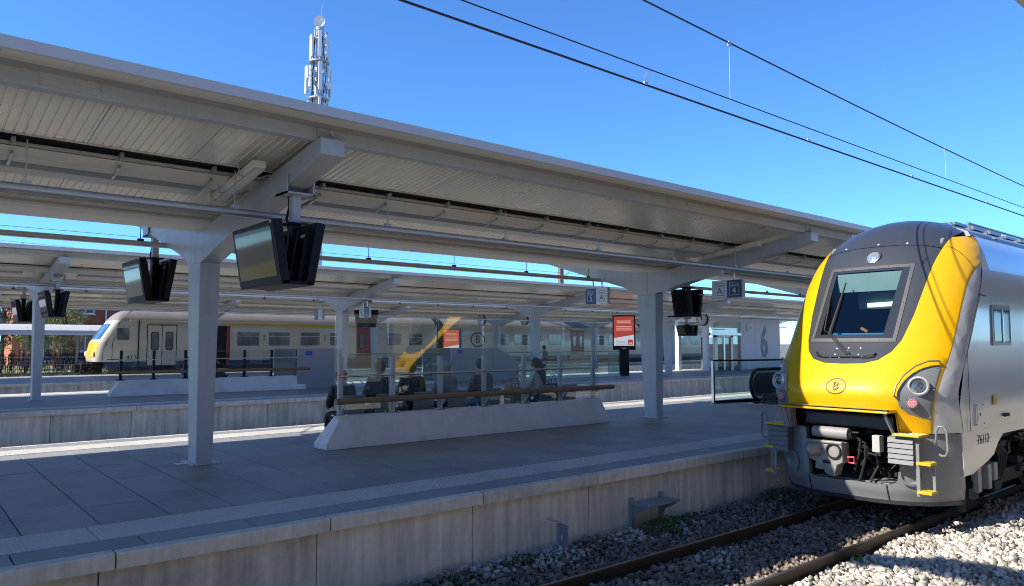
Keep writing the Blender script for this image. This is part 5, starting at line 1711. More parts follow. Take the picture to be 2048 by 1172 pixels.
for k in range(22):
    y = 13.6 + 0.9 * k
    rb.box(TCX - 0.5, TCX + 0.5, y + 0.8, y + 1.4, 3.98, 4.03 + 0.03 * (k % 3))
rb.build("roof_equipment", M_LAMPG, tr)
for s in (-1, 1):
    MB().cyl((TCX + s * 0.95, 13.6, 3.86), (TCX + s * 0.95, 34, 3.86), 0.025, n=8).build("roof_conduit", M_STAIN, tr)
# right side details (the side facing the camera) and the same on the other side
for s in (1, -1):
    xs_ = TCX + s * 1.384
    e = s * 0.006
    def side(name, poly, m, t=0.012):
        return MB().prism(poly, xs_ - s * 0.02, xs_ + s * t, 'x').build(name, m, tr)
    sp = [(11.78, 0.598), (11.80, -0.02), (12.15, -0.02), (12.75, 0.10), (13.05, 0.18), (13.25, 0.34), (13.50, 0.46), (17.6, 0.46), (17.9, 0.1), (34, 0.1), (34, 0.598)]
    MB().prism(sp, xs_ - s * 0.06, xs_ - s * 0.019, 'x').build("side_skirt", M_SILV, tr)
    fwn = side("window_frame", [(13.12, 1.84), (13.98, 1.84), (13.98, 2.47), (13.12, 2.47)], M_TGREY, 0.014)
    for a, b2 in ((13.19, 13.54), (13.60, 13.90)):
        MB().box(xs_ + s * 0.0145, xs_ + s * 0.018, a, b2, 1.91, 2.40).build("pane", G_DARKWIN, fwn)
    for a in (13.55, 13.92):
        MB().box(xs_ + s * 0.015, xs_ + s * 0.03, a, a + 0.04, 1.89, 2.42).build("frame_bar", M_SILV, fwn)
    side("drip_strip", [(13.10, 2.50), (14.0, 2.50), (14.0, 2.525), (13.10, 2.525)], M_SILV, 0.03)
    sm = MB()
    for (ya, za, yb3, zb) in ((12.05, 0.6, 12.05, 1.75), (12.05, 1.75, 12.62, 2.62), (12.62, 2.62, 12.9, 2.60)):
        sm.bar((xs_ + s * 0.004, ya, za), (xs_ + s * 0.004, yb3, zb), 0.004, 0.012, up=(0, 0.3, 1) if ya == yb3 else (0, 0, 1))
    sm.build("panel_seam", M_DARK, tr)
    hb_ = side("service_hatch", [(12.28, 0.66), (12.62, 0.66), (12.62, 0.98), (12.28, 0.98)], M_SILV, 0.008)
    MB().box(xs_ + s * 0.009, xs_ + s * 0.012, 12.33, 12.57, 0.71, 0.93).box(xs_ + s * 0.010, xs_ + s * 0.016, 12.42, 12.46, 0.80, 0.84, 1).build("hatch_door", [M_SILV, M_DARK], hb_, bevel=0.002)
    hbl = MB()
    for (y, z) in ((12.30, 0.68), (12.60, 0.68), (12.30, 0.96), (12.60, 0.96)):
        hbl.cyl((xs_ + s * 0.008, y, z), (xs_ + s * 0.014, y, z), 0.009, n=6)
    hbl.build("hatch_bolts", M_DARK, hb_)
    MB().box(xs_ + s * 0.002, xs_ + s * 0.006, 13.05, 13.2, 0.93, 1.07).build("yellow_sticker", M_STEPY, tr)
    MB().box(xs_ + s * 0.002, xs_ + s * 0.012, 13.5, 13.75, 0.72, 0.77).build("vent_slot", M_DARK, tr)
    if s > 0:
        num = text("running_number", "76112", 0.20, M_INK, tr, (xs_ - 0.0165, 12.62, 0.44), FACE_PX, 0.001)
        MB().box(xs_ - 0.018, xs_ - 0.0155, 12.33, 12.92, 0.437, 0.445).build("number_line", M_INK, tr)
    for k in range(6):
        wv = MB().box(xs_ + s * 0.001, xs_ + s * 0.006, 17 + 3.2 * k, 19.2 + 3.2 * k, 1.75, 2.6).build("side_window", G_DARKWIN, tr)
        MB().box(xs_ + s * 0.001, xs_ + s * 0.006, 17 + 3.2 * k, 19.2 + 3.2 * k, 0.5, 1.3).build("side_window", G_DARKWIN, tr)
    # underfloor
    u_ = MB()
    rr_ = random.Random(9)
    for i in range(40):
        y, z = rr_.uniform(11.7, 17.5), rr_.uniform(-0.55, 0.3)
        d = rr_.uniform(0.06, 0.2)
        u_.box(xs_ - s * rr_.uniform(0.25, 0.7), xs_ - s * rr_.uniform(0.06, 0.22), y, y + rr_.uniform(0.06, 0.4), z, z + d)
    u_.build("underfloor_gear", M_BOGIE, tr)
    for y in (12.35, 12.78, 13.05):
        MB().box(xs_ - s * 0.12, xs_ - s * 0.02, y, y + 0.14, -0.32 + 0.1 * (y > 13), 0.05).build("equipment_box", mat("grey_box", (0.30, 0.31, 0.31), 0.5, var=0.15, dirt=0.2), tr, bevel=0.008)
    MB().cyl((xs_ - s * 0.16, 12.0, -0.55), (xs_ - s * 0.16, 12.0, -0.05), 0.07, n=12).cyl((xs_ - s * 0.16, 12.0, -0.05), (xs_ - s * 0.16, 12.0, 0.2), 0.04, n=10).build("damper", M_BOGIE, tr)
    bf = MB().box(xs_ - s * 0.32, xs_ - s * 0.12, 12.9, 17.2, -0.36, -0.14)
    bf.build("bogie_frame", M_BOGIE, tr, bevel=0.03)
    hose = MB()
    for k in range(4):
        hose.tube([(xs_ - s * 0.08, 13.2 + 0.1 * k, 0.30), (xs_ - s * 0.05, 13.35 + 0.12 * k, 0.12), (xs_ - s * 0.07, 13.3 + 0.12 * k, -0.1), (xs_ - s * 0.15, 13.2 + 0.15 * k, -0.3)], 0.022, n=6)
    hose.tube([(xs_ - s * 0.02, 14.0, 0.38), (xs_ - s * 0.02, 14.4, 0.30), (xs_ - s * 0.02, 15.2, 0.33)], 0.015, n=6)
    hose.build("hose_bundle", M_RUBBER, tr)
for y in (13.6, 16.4):
    for s in (-1, 1):
        w = MB().lathe([(0.0, 0.07), (0.12, 0.07), (0.14, 0.05), (0.34, 0.04), (0.36, 0.06), (0.425, 0.06), (0.44, -0.03), (0.45, -0.06), (0.0, -0.06)], (TCX + s * 0.76, y, -0.325), (s, 0, 0), 28)
        w.build("wheel", M_BOGIE, tr, smooth=30)
        MB().box(TCX + s * 1.05, TCX + s * 1.24, y - 0.16, y + 0.16, -0.46, -0.18).build("axle_box", M_BOGIE, tr, bevel=0.03)
        MB().cyl((TCX + s * 1.14, y - 0.3, -0.2), (TCX + s * 1.14, y - 0.3, 0.05), 0.09, n=12).build("spring", M_BOGIE, tr)
    MB().cyl((TCX - 0.8, y, -0.325), (TCX + 0.8, y, -0.325), 0.08, n=12).build("axle", M_BOGIE, tr)
MB().box(TCX - 1.2, TCX + 1.2, 12.25, 38, 0.35, 0.60).build("underframe", M_BOGIE, tr)

# ------------------------------------------------------------------ cream train in the background
M_CREAMT = mat("train_cream", (0.55, 0.53, 0.455), 0.14, var=0.05, scale=0.8, coat=0.35, dirt=0.08)
M_ROOF4 = mat("train_roof_brown", (0.20, 0.18, 0.16), 0.7, var=0.15, scale=1.2)
M_BLUES = mat("train_blue_stripe", (0.02, 0.045, 0.12), 0.35, var=0.06)
M_REDD = mat("train_red_door", (0.30, 0.022, 0.018), 0.3, var=0.05, coat=0.3)
M_WIN4 = mat("train_window", (0.13, 0.16, 0.17), 0.06, var=0.9, scale=1.3, spec=0.8, coat=0.3)  # pale mottled colour stands in for light through and off the glass
XT = -52.2
YC4 = [(.3, 9.9), (.75, 9.62), (1.0, 9.58), (1.9, 9.74), (2.1, 9.86), (3.1, 10.5), (3.45, 10.75), (3.75, 11.05), (3.95, 11.45), (4.05, 12.1)]
WZ4 = [(.3, 1.49), (2.0, 1.5), (3.0, 1.45), (3.3, 1.38), (3.5, 1.26), (3.75, .98), (3.92, .66), (4.0, .38), (4.05, .03)]
N4 = Nose(XT, YC4, WZ4, a=0.22, p=3.0, b=0.28, q=16)
t4 = thing("cream_train", "cream and blue electric train with yellow nose behind the platforms", "train", (XT, 9.7, -0.76))
w4 = N4.W
rim4 = lambda z0, z1, n=6: [(w4(z0 + (z1 - z0) * i / n) - 0.002, z0 + (z1 - z0) * i / n) for i in range(n + 1)]
N4.panel("yellow_front", [[(-1.32, 0.98), (1.32, 0.98), (1.33, 1.9), (1.25, 2.02), (-1.25, 2.02), (-1.33, 1.9)]], M_YEL, t4, 0.006, 0.15, 0.02)
N4.panel("cab_windscreen", [[(-1.22, 2.12), (1.22, 2.12), (1.12, 3.0), (0.95, 3.1), (-0.95, 3.1), (-1.12, 3.0)]], mat("blue_windscreen", (0.05, 0.10, 0.16), 0.05, var=0.0, coat=0.6), t4, 0.008, 0.15, 0.02)
fl = rim4(0.75, 3.3, 8)
N4.panel("cab_front", [fl + [(-u, z) for u, z in fl[::-1]]], M_CREAMT, t4, 0.0, 0.15, 0.05)
tp = rim4(3.3, 4.04, 10)
N4.panel("cab_roof", [tp + [(-u, z) for u, z in tp[::-1]]], M_ROOF4, t4, 0.0, 0.15, 0.05)
for (ya, yb2) in ((None, 34.6), (35.4, 60.5), (61.3, 86)):
    f0 = None if ya is None else (lambda u, z, y=ya: y)
    bd = N4.shell("car_body", [M_CREAMT], t4, [0.75, 1.5, 2.2, 2.8, 3.05, 3.3], yb2, y0fun=f0)
    N4.shell("car_roof", [M_ROOF4], t4, [3.3, 3.4, 3.5, 3.62, 3.75, 3.86, 3.95, 4.0, 4.04], yb2, y0fun=f0)
    ys_ = 10.0 if ya is None else ya
    N4.shell("blue_band", [M_BLUES], t4, [0.42, 0.6, 0.748], yb2, y0fun=f0)
    MB().box(XT + 1.40, XT + 1.49, ys_ + 1.6, yb2 - 0.1, 3.30, 3.36).build("rain_gutter", M_CREAMT, bd)
    MB().box(XT - 1.3, XT + 1.3, ys_ + 1, yb2, -0.6, 0.42).build("underframe", M_BOGIE, t4)
for y in (34.6, 60.5):
    MB().box(XT - 1.2, XT + 1.2, y, y + 0.8, 0.4, 3.4).build("gangway", M_RUBBER, t4)
cpb = MB()
cpb.box(XT - 0.5, XT + 0.5, 9.15, 10.3, 0.0, 0.65).cyl((XT + 0.25, 8.8, 0.45), (XT + 0.25, 9.6, 0.45), 0.16).cyl((XT - 0.25, 8.9, 0.2), (XT - 0.25, 9.6, 0.2), 0.18)
cpb.cyl((XT + 0.9, 9.1, 0.55), (XT + 0.9, 9.9, 0.55), 0.12).cyl((XT + 0.9, 9.05, 0.55), (XT + 0.9, 9.12, 0.55), 0.24, n=16).cyl((XT + 0.7, 9.2, 0.1), (XT + 0.8, 9.8, 0.3), 0.14)
cpb.build("coupler_and_buffers", M_BLACK, t4, bevel=0.02)
xf = XT + 1.5


def rrect(y0, y1, z0, z1, r=0.08, n=3):
    pts = []
    for cy_, cz_, a0 in ((y1 - r, z0 + r, -90), (y1 - r, z1 - r, 0), (y0 + r, z1 - r, 90), (y0 + r, z0 + r, 180)):
        pts += [(cy_ + r * math.cos(R(a0 + 90 * i / n)), cz_ + r * math.sin(R(a0 + 90 * i / n))) for i in range(n + 1)]
    return pts


def sidepart(name, y0, y1, z0, z1, m, parent=t4, t0=-0.03, t1=0.008, r=0.1):
    return MB().prism(rrect(y0, y1, z0, z1, r), xf + t0, xf + t1, 'x').build(name, m, parent)


def win4(y0, y1, z0=1.66, z1=2.72, bar=True):
    f = sidepart("window", y0, y1, z0, z1, M_GALV, t1=0.012)
    sidepart("pane", y0 + 0.06, y1 - 0.06, z0 + 0.06, z1 - 0.06, M_WIN4, f, 0.0125, 0.018, 0.08)
    if bar:
        MB().box(xf + 0.019, xf + 0.026, y0 + 0.06, y1 - 0.06, z1 - 0.36, z1 - 0.32).build("window_bar", M_GALV, f)


MB().tube([(xf + 0.01, 10.62, 0.8), (xf + 0.01, 10.62, 1.9), (xf + 0.01, 10.75, 2.3)], 0.012, n=5).build("panel_seam", M_BOGIE, t4)
MB().box(xf - 0.02, xf + 0.02, 10.35, 11.0, 0.86, 0.90).build("foot_step", M_BOGIE, t4)
for s in (-1, 1):
    pc = N4.at(s * 1.08, 1.22, 0.01)
    MB().lathe([(0.16, 0.0), (0.16, 0.06), (0.12, 0.07), (0.0, 0.05)], pc, (0, -1, 0), 16).build("headlamp", M_CREAM, t4, smooth=40)
sidepart("cab_window", 10.78, 11.62, 2.02, 2.90, M_GALV, t1=0.012, r=0.12)
sidepart("cab_window_pane", 10.84, 11.56, 2.08, 2.84, M_WIN4, t1=0.017, r=0.10)


def doors4(y0, m, open_=False):
    sidepart("door_frame", y0 - 0.05, y0 + 1.75, 0.46, 3.08, M_BOGIE, t1=0.006, r=0.05)
    d = sidepart("door", y0, y0 + 0.83, 0.50, 3.02, m, t1=0.010, r=0.04)
    d2 = sidepart("door", y0 + 0.87, y0 + 1.70, 0.50, 3.02, m, t1=0.010, r=0.04)
    for dd, yy in ((d, y0 + 0.18), (d2, y0 + 1.05)):
        sidepart("pane", yy, yy + 0.48, 1.45, 2.62, M_RUBBER, dd, 0.0105, 0.014, 0.14)
        sidepart("pane", yy + 0.05, yy + 0.43, 1.50, 2.57, M_WIN4, dd, 0.0145, 0.018, 0.12)
    MB().box(xf - 0.02, xf + 0.012, y0 + 0.83, y0 + 0.87, 0.5, 3.02).build("door_seal", M_RUBBER, t4)


doors4(12.62, M_CREAMT)
vp = MB().box(xf + 0.01, xf + 0.06, 12.05, 12.12, 0.5, 3.35).build("corner_pipe", M_BOGIE, t4)
# open doorway with red leaves
sidepart("doorway", 16.85, 17.55, 0.45, 3.05, M_DARK, r=0.03)
sidepart("door", 16.55, 16.84, 0.45, 3.05, M_REDD, t1=0.014, r=0.03)
sidepart("door", 17.56, 17.78, 0.45, 3.05, M_REDD, t1=0.014, r=0.03)
for a, b2 in ((18.2, 19.85), (20.4, 22.05), (22.75, 24.35), (25.05, 26.5)):
    win4(a, b2)
doors4(27.35, M_REDD)
for a, b2 in ((29.85, 31.3), (31.9, 33.3), (36.0, 37.3), (40.6, 42.4), (43.0, 44.9), (47.2, 48.9)):
    win4(a, b2)
doors4(50.2, M_REDD)
for k in range(3): win4(53.0 + 2.4 * k, 54.8 + 2.4 * k)
doors4(63.0, M_REDD)
for k in range(5): win4(66.5 + 2.4 * k, 68.3 + 2.4 * k)
MB().box(xf + 0.0, xf + 0.012, 17.8, 27.2, 3.06, 3.18).build("first_class_stripe", mat("class_stripe_yellow", (0.55, 0.40, 0.03), 0.4), t4)
text("class_number", "1", 0.62, M_INK, t4, (xf + 0.012, 20.12, 2.25), FACE_PX, 0.002)
text("class_number", "1", 0.62, M_INK, t4, (xf + 0.012, 24.7, 2.25), FACE_PX, 0.002)
text("class_number", "2", 0.62, M_INK, t4, (xf + 0.012, 46.2, 2.3), FACE_PX, 0.002)
text("class_number", "2", 0.62, M_INK, t4, (xf + 0.012, 60.0, 2.3), FACE_PX, 0.002)
text("running_number", "413", 0.42, M_INK, t4, (xf + 0.012, 11.72, 0.98), FACE_PX, 0.002)
lo = MB()
oval = [(xf + 0.012, 38.9 + 0.72 * math.cos(2 * math.pi * i / 28), 2.2 + 0.58 * math.sin(2 * math.pi * i / 28)) for i in range(28)]
em4 = lo.tube(oval, 0.05, n=6, closed=True).build("emblem_oval", M_INK, t4)
text("emblem_letter", "B", 0.95, M_INK, em4, (xf + 0.012, 38.9, 2.2), FACE_PX, 0.003)
# ------------------------------------------------------------------ overhead line
def wire(name, parent, pts, r, m):
    return MB().tube(pts, r, n=6).build(name, m, parent, smooth=60)


def catenary(x, label, zc=4.84, aux=True, supports=(1.0, 61.0), fine=True):
    """contact, auxiliary and carrying wire with droppers; z above the platform"""
    ca = thing("overhead_line", label, "overhead wire", (x, supports[0], zc), "overhead lines above the tracks")
    ys = [-60 + 2.0 * k for k in range(0, 111)]

    def zm(y):
        L = supports[1] - supports[0]
        t = ((y - supports[0]) % L) / L
        return zc + 0.55 + 2.1 * (t - 0.5) ** 2 * 1.0 + 0.1
    wire("contact_wire", ca, [(x, -60, zc), (x, 160, zc)], 0.0125 if fine else 0.006, M_WIRE)
    if aux:
        wire("auxiliary_wire", ca, [(x, -60, zc + 0.2), (x, 160, zc + 0.2)], 0.0075 if fine else 0.004, M_WIRE)
    wire("carrying_wire", ca, [(x, y, zm(y)) for y in ys], 0.0105 if fine else 0.006, M_WIRE)
    if fine:
        for y in (6.55, 10.25, 13.9, 17.7, 21.5):
            MB().tube([(x, y, zc + 0.2), (x - 0.014, y, zc + 0.12), (x, y, zc + 0.012), (x + 0.014, y, zc + 0.12)], 0.004, n=4, closed=True).box(x - 0.012, x + 0.012, y - 0.03, y + 0.03, zc + 0.0, zc + 0.035).build("loop_hanger", M_DROP, ca)
    for y in ([8.25, 15.5, 22.8] if fine else [4.0 + 8 * k for k in range(9)]):
        z2 = zm(y)
        MB().cyl((x, y, zc + 0.2), (x, y, z2), 0.003, n=4).box(x - 0.012, x + 0.012, y - 0.02, y + 0.02, z2 - 0.04, z2 + 0.02).build("dropper", M_DROP, ca)
    return ca


catenary(TCX + 0.0, "overhead wires crossing the sky above the yellow train")
catenary(-18.3, "overhead wires of the track behind the nearest platform, in the sky gap", fine=False, aux=False)
catenary(-22.4, "overhead wires beside the second platform, in the sky gap", fine=False, aux=False)
catenary(-35.2, "overhead wires behind the second platform", fine=False)
M_MASTG = mat("mast_grey", (0.30, 0.31, 0.32), 0.5, 0.4, var=0.1)
po = thing("catenary_portal", "steel gantry carrying the overhead wires across the tracks", "gantry", (4, 0.9, -0.9))
MB().box(3.85, 4.15, 0.65, 0.95, -0.9, 7.6).build("mast", M_MASTG, po)
MB().box(-20.45, -20.15, 0.65, 0.95, -0.9, 7.6).build("mast", M_MASTG, po)
MB().box(-20.15, 3.85, 0.65, 0.95, 6.68, 7.08).build("boom", M_MASTG, po)
for x in (TCX, -18.3):
    MB().cyl((x, 0.9, 6.7), (x, 0.9, 6.05), 0.05, n=8).cyl((x, 0.9, 5.75), (x + 1.3, 0.9, 5.05), 0.02, n=6).build("insulator_arm", M_MASTG, po)
mm = thing("catenary_mast", "thin brown overhead line mast in the sky gap above the second canopy", "mast", (-57, 54.9, 0))
MB().box(-57.2, -56.8, 54.65, 55.15, -0.9, 12.0).build("mast", mat("rusty_mast", (0.20, 0.13, 0.10), 0.7), mm)
MB().cyl((-57, 54.9, 10.0), (-54, 54.9, 10.6), 0.05, n=6).cyl((-57, 54.9, 8.6), (-54, 54.9, 10.6), 0.04, n=6).build("bracket", M_MASTG, mm)

# ------------------------------------------------------------------ antenna mast
am = thing("antenna_mast", "telecom mast with white panel antennas rising behind the nearest canopy", "mast", (-60, 28.25, -1))
ax_, ay_ = -60.0, 28.25
M_ANT = mat("antenna_white", (0.66, 0.67, 0.68), 0.5, var=0.05)
M_MAST = mat("mast_steel", (0.40, 0.42, 0.44), 0.45, 0.4, var=0.1)
MB().cyl((ax_, ay_, -1), (ax_, ay_, 30.2), 0.62, 0.36, n=16).build("pole", M_MAST, am, smooth=40)
MB().lathe([(0.5, 0.22), (0.52, 0.15), (0.40, 0.0), (0, -0.05)], (ax_ + 0.55, ay_ - 0.25, 30.15), (0.72, -0.68, 0), 18).build("dish_antenna", M_ANT, am, smooth=50)
MB().cyl((ax_, ay_, 30.0), (ax_, ay_ + 0.2, 32.0), 0.03, n=6).build("lightning_rod", M_MAST, am)
def ant_level(z0, h, r, n, ph, w=0.22):
    for k in range(n):
        a = ph + 2 * math.pi * k / n
        x, y = ax_ + r * math.cos(a), ay_ + r * math.sin(a)
        tx, ty = -math.sin(a), math.cos(a)
        m = MB()
        m.bar((x, y, z0), (x, y, z0 + h), w * 1.5, 0.2, up=(math.cos(a), math.sin(a), 0))
        m.build("panel_antenna", M_ANT, am, bevel=0.04)
        MB().cyl((ax_, ay_, z0 + 0.3), (x, y, z0 + 0.3), 0.04, n=5).cyl((ax_, ay_, z0 + h - 0.3), (x, y, z0 + h - 0.3), 0.04, n=5).cyl((x * 0.93 + ax_ * 0.07, y * 0.93 + ay_ * 0.07, z0 - 0.2), (x * 0.93 + ax_ * 0.07, y * 0.93 + ay_ * 0.07, z0 + h), 0.035, n=5).build("antenna_bracket", M_MAST, am)
ant_level(27.0, 2.3, 0.82, 3, R(96)); ant_level(27.1, 2.0, 0.7, 3, R(150), 0.14)
ant_level(23.9, 2.5, 1.2, 3, R(100)); ant_level(24.3, 1.9, 0.9, 3, R(40), 0.18); ant_level(24.9, 1.1, 1.35, 2, R(-70), 0.14)
ant_level(21.4, 1.9, 1.0, 3, R(100), 0.16)
for z in (26.7, 23.4):
    MB().lathe([(0.45, -0.05), (0.9, -0.05), (0.9, 0.05), (0.45, 0.05)], (ax_, ay_, z), (0, 0, 1), 20).build("platform_ring", M_MAST, am)
rr_ = random.Random(3)
bx_ = MB()
for i in range(34):
    a = rr_.uniform(0, 6.28); r_ = rr_.uniform(0.45, 0.75); z = rr_.choice((rr_.uniform(27.1, 29.2), rr_.uniform(23.8, 26.3)))
    bx_.box(ax_ + r_ * math.cos(a) - 0.1, ax_ + r_ * math.cos(a) + 0.1, ay_ + r_ * math.sin(a) - 0.1, ay_ + r_ * math.sin(a) + 0.1, z, z + rr_.uniform(0.2, 0.5))
bx_.build("radio_units", M_MAST, am)
cb = MB()
for k in range(7):
    a = rr_.uniform(0, 6.28)
    cb.tube([(ax_ + 0.5 * math.cos(a), ay_ + 0.5 * math.sin(a), 20), (ax_ + 0.55 * math.cos(a), ay_ + 0.55 * math.sin(a), 23), (ax_ + 0.75 * math.cos(a + .3), ay_ + 0.75 * math.sin(a + .3), 25), (ax_ + 0.45 * math.cos(a), ay_ + 0.45 * math.sin(a), 29)], 0.035, n=5)
cb.build("cables", M_BLACK, am)

# ------------------------------------------------------------------ left background: verge, bikes, shed, house, trees
M_GRASS = mat("dry_grass", (0.30, 0.26, 0.11), 0.95, var=0.35, scale=1.5, bump=0.6, bscale=6)
tag(MB().add([(-54.6, -60, -0.98), (-54.6, 60, -0.98), (-57.5, 60, -0.55), (-57.5, -60, -0.55), (-59.2, -60, -0.22), (-59.2, 60, -0.22), (-110, 60, -0.2), (-110, -60, -0.2)],
             [(0, 1, 2, 3), (3, 2, 5, 4), (4, 5, 6, 7)]).build("grass_verge", M_GRASS, fixn=False), "dry grass verge below the bicycles", kind="structure")
gb_ = MB()
rr_ = random.Random(12)
for i in range(5200):
    x, y = rr_.uniform(-59.4, -55.0), rr_.uniform(-3, 16)
    z = -0.98 + 0.43 * min(max((-54.6 - x) / 2.9, 0), 1) + 0.33 * min(max((-57.5 - x) / 1.7, 0), 1)
    h = rr_.uniform(0.12, 0.38); dx, dy = rr_.uniform(-.15, .15), rr_.uniform(-.15, .15)
    gb_.add([(x - 0.02, y - 0.02, z - 0.02), (x + 0.02, y + 0.02, z - 0.02), (x + dx, y + dy, z + h)], [(0, 1, 2)])
tag(gb_.build("grass_blades", mat("grass_blade", (0.32, 0.27, 0.11), 0.9, var=0.3, scale=3, island=0.35), fixn=False), "dry grass blades on the verge", "grass", kind="stuff")


def bicycle(x, y, yaw, label, col):
    b = thing("bicycle", label, "bicycle", (x, y, -0.2), "bicycles parked in the racks")
    ORG[b.name] = Vector((0, 0, 0))
    b.rotation_euler = (R(random.uniform(-6, 6)), 0, yaw)
    return b


M_BIKE = mat("bicycle_paint", (0.03, 0.028, 0.034), 0.5, var=0.2, rand=0.6)
proto = None


def make_bike():
    b = thing("bicycle", "dark bicycle parked in the long rack left of the cream train", "bicycle", (-60.5, 0, -0.2), "bicycles parked in the racks")
    ORG[b.name] = Vector((0, 0, 0))
    for x in (-0.52, 0.52):
        pts = [(x + 0.33 * math.cos(2 * math.pi * k / 16), 0, 0.34 + 0.33 * math.sin(2 * math.pi * k / 16)) for k in range(16)]
        w = MB().tube(pts, 0.022, n=5, closed=True)
        for k in range(6):
            a = math.pi * k / 6
            w.cyl((x + 0.32 * math.cos(a), 0, 0.34 + 0.32 * math.sin(a)), (x - 0.32 * math.cos(a), 0, 0.34 - 0.32 * math.sin(a)), 0.005, n=3, caps=False)
        w.build("wheel", M_RUBBER, b)
    f = MB()
    for p, q in (((-0.52, 0, 0.34), (-0.05, 0, 0.30)), ((-0.05, 0, 0.30), (-0.2, 0, 0.85)), ((-0.52, 0, 0.34), (-0.18, 0, 0.78)), ((-0.18, 0, 0.78), (0.38, 0, 0.85)), ((-0.05, 0, 0.30), (0.40, 0, 0.75)), ((0.36, 0, 0.95), (0.52, 0, 0.34))):
        f.cyl(p, q, 0.018, n=6)
    f.build("frame", M_BIKE, b)
    MB().ball((-0.22, 0, 0.92), 0.12, 8, sc=(1.1, 0.6, 0.3)).build("saddle", M_BLACK, b)
    MB().tube([(0.30, -0.28, 1.04), (0.36, -0.12, 1.06), (0.36, 0, 1.0), (0.36, 0.12, 1.06), (0.30, 0.28, 1.04)], 0.015, n=5).build("handlebar", M_STEEL, b)
    return b


proto = make_bike()
index_children()
random.seed(21)
spots = []
for k in range(46):
    spots.append((-60.4 + random.uniform(-0.25, 0.25), -1.2 + 0.31 * k + random.uniform(-0.1, 0.1), R(random.choice((12, 168)) + random.uniform(-14, 14)), -0.12))
for k in range(44):
    spots.append((-61.9 + random.uniform(-0.25, 0.25), -1.0 + 0.33 * k + random.uniform(-0.15, 0.15), R(random.choice((10, 170)) + random.uniform(-14, 14)), 0.48))
for i, (x, y, a, z) in enumerate(spots):
    o = proto if i == 0 else copy_tree(proto)
    o.location = (x, y, z)
    if z > 0: o["label"] = "dark bicycle in the raised rear row of the rack left of the cream train"
    else: o["label"] = "dark bicycle in the front row of the rack left of the cream train"
    o.rotation_euler = (R(random.uniform(-8, 8)), 0, a)

rk = thing("bicycle_rack", "low metal bicycle rack rails in front of the bicycles", "rack", (-59.5, 6, -0.2))
for k in range(34):
    y = -1.5 + 0.45 * k
    MB().tube([(-59.6, y, -0.22), (-59.6, y, 0.62), (-59.6, y + 0.22, 0.70), (-59.6, y + 0.22, -0.22)], 0.02, n=5).build("hoop", M_MASTG, rk)
MB().box(-59.62, -59.58, -1.6, 14, 0.4, 0.44).build("rail", M_MASTG, rk)

M_SHED = mat("shed_roof", (0.46, 0.45, 0.43), 0.6, var=0.1, scale=1.0)
sh = thing("bicycle_shed", "low bicycle shed with long curved pale roof left of the cream train", "shed", (-62, 6, -0.2))
for k in range(11):
    y0 = -6 + 1.9 * k
    pf = [(-59.3, 2.60), (-59.25, 2.78), (-60.0, 3.02), (-61.2, 3.20), (-62.6, 3.25), (-64.0, 3.20), (-64.0, 3.14), (-62.6, 3.19), (-61.2, 3.14), (-60.0, 2.96), (-59.36, 2.72), (-59.36, 2.60)]
    MB().prism(pf, y0 + 0.01, y0 + 1.89).build("roof_sheet", M_SHED, sh)
MB().box(-59.36, -59.22, -6, 14.9, 2.45, 2.62).build("gutter", mat("shed_gutter", (0.40, 0.44, 0.50), 0.4), sh)
for k in range(7):
    MB().box(-61.5, -61.35, -5 + 3.1 * k, -4.85 + 3.1 * k, -0.2, 3.1).build("post", M_MASTG, sh)
for k in range(3):
    MB().box(-63.0, -61.0, -3 + 6 * k, -1 + 6 * k, 2.72, 2.80).build("lamp", M_WHITE, sh)
# house
M_BRICK = mat("red_brick", (0.24, 0.075, 0.045), 0.9, var=0.22, scale=3.0, bump=0.3, bscale=30)
M_BRICKO = mat("sunlit_brick", (0.40, 0.15, 0.08), 0.9, var=0.2, scale=3.0, bump=0.3, bscale=30)  # lighter copy of the red brick, sunlight put into its colour
M_TILE = mat("roof_tile", (0.10, 0.05, 0.04), 0.8, var=0.2)
M_PVC = mat("white_window_frame", (0.68, 0.69, 0.70), 0.45, var=0.03)
M_HGLASS = mat("house_glass", (0.05, 0.06, 0.07), 0.08, var=0.4, scale=1.2, spec=0.7)


def house(x, y0, y1, h, m, label, wins, gable=False):
    hs_ = thing("brick_house", label, "house", (x, (y0 + y1) / 2, -0.2))
    MB().box(x - 9, x, y0, y1, -0.25, h).build("wall", m, hs_)
    MB().prism([(x + 0.3, h - 0.05), (x - 4.5, h + 1.6), (x - 9.3, h - 0.05), (x - 9.3, h + 0.1), (x - 4.5, h + 1.8), (x + 0.3, h + 0.1)], y0 - 0.1, y1 + 0.1).build("roof", M_TILE, hs_)
    MB().box(x, x + 0.05, y0, y1, h * 0.52, h * 0.52 + 0.12).build("string_course", m, hs_)
    for (a, z0, w, hh) in wins:
        wd = MB().box(x - 0.05, x + 0.03, a, a + w, z0, z0 + hh).build("window", M_PVC, hs_)
        n = 2
        for k in range(n):
            MB().box(x + 0.0305, x + 0.04, a + 0.08 + k * (w - 0.06) / n, a + (k + 1) * (w - 0.06) / n - 0.02, z0 + 0.09, z0 + hh - 0.09).build("pane", M_HGLASS, wd)
        MB().box(x - 0.05, x + 0.14, a - 0.12, a + w + 0.12, z0 - 0.12, z0).build("sill", M_COPING, wd)
        MB().box(x - 0.04, x + 0.035, a - 0.12, a + w + 0.12, z0 + hh, z0 + hh + 0.22).build("lintel", m, wd)
    return hs_


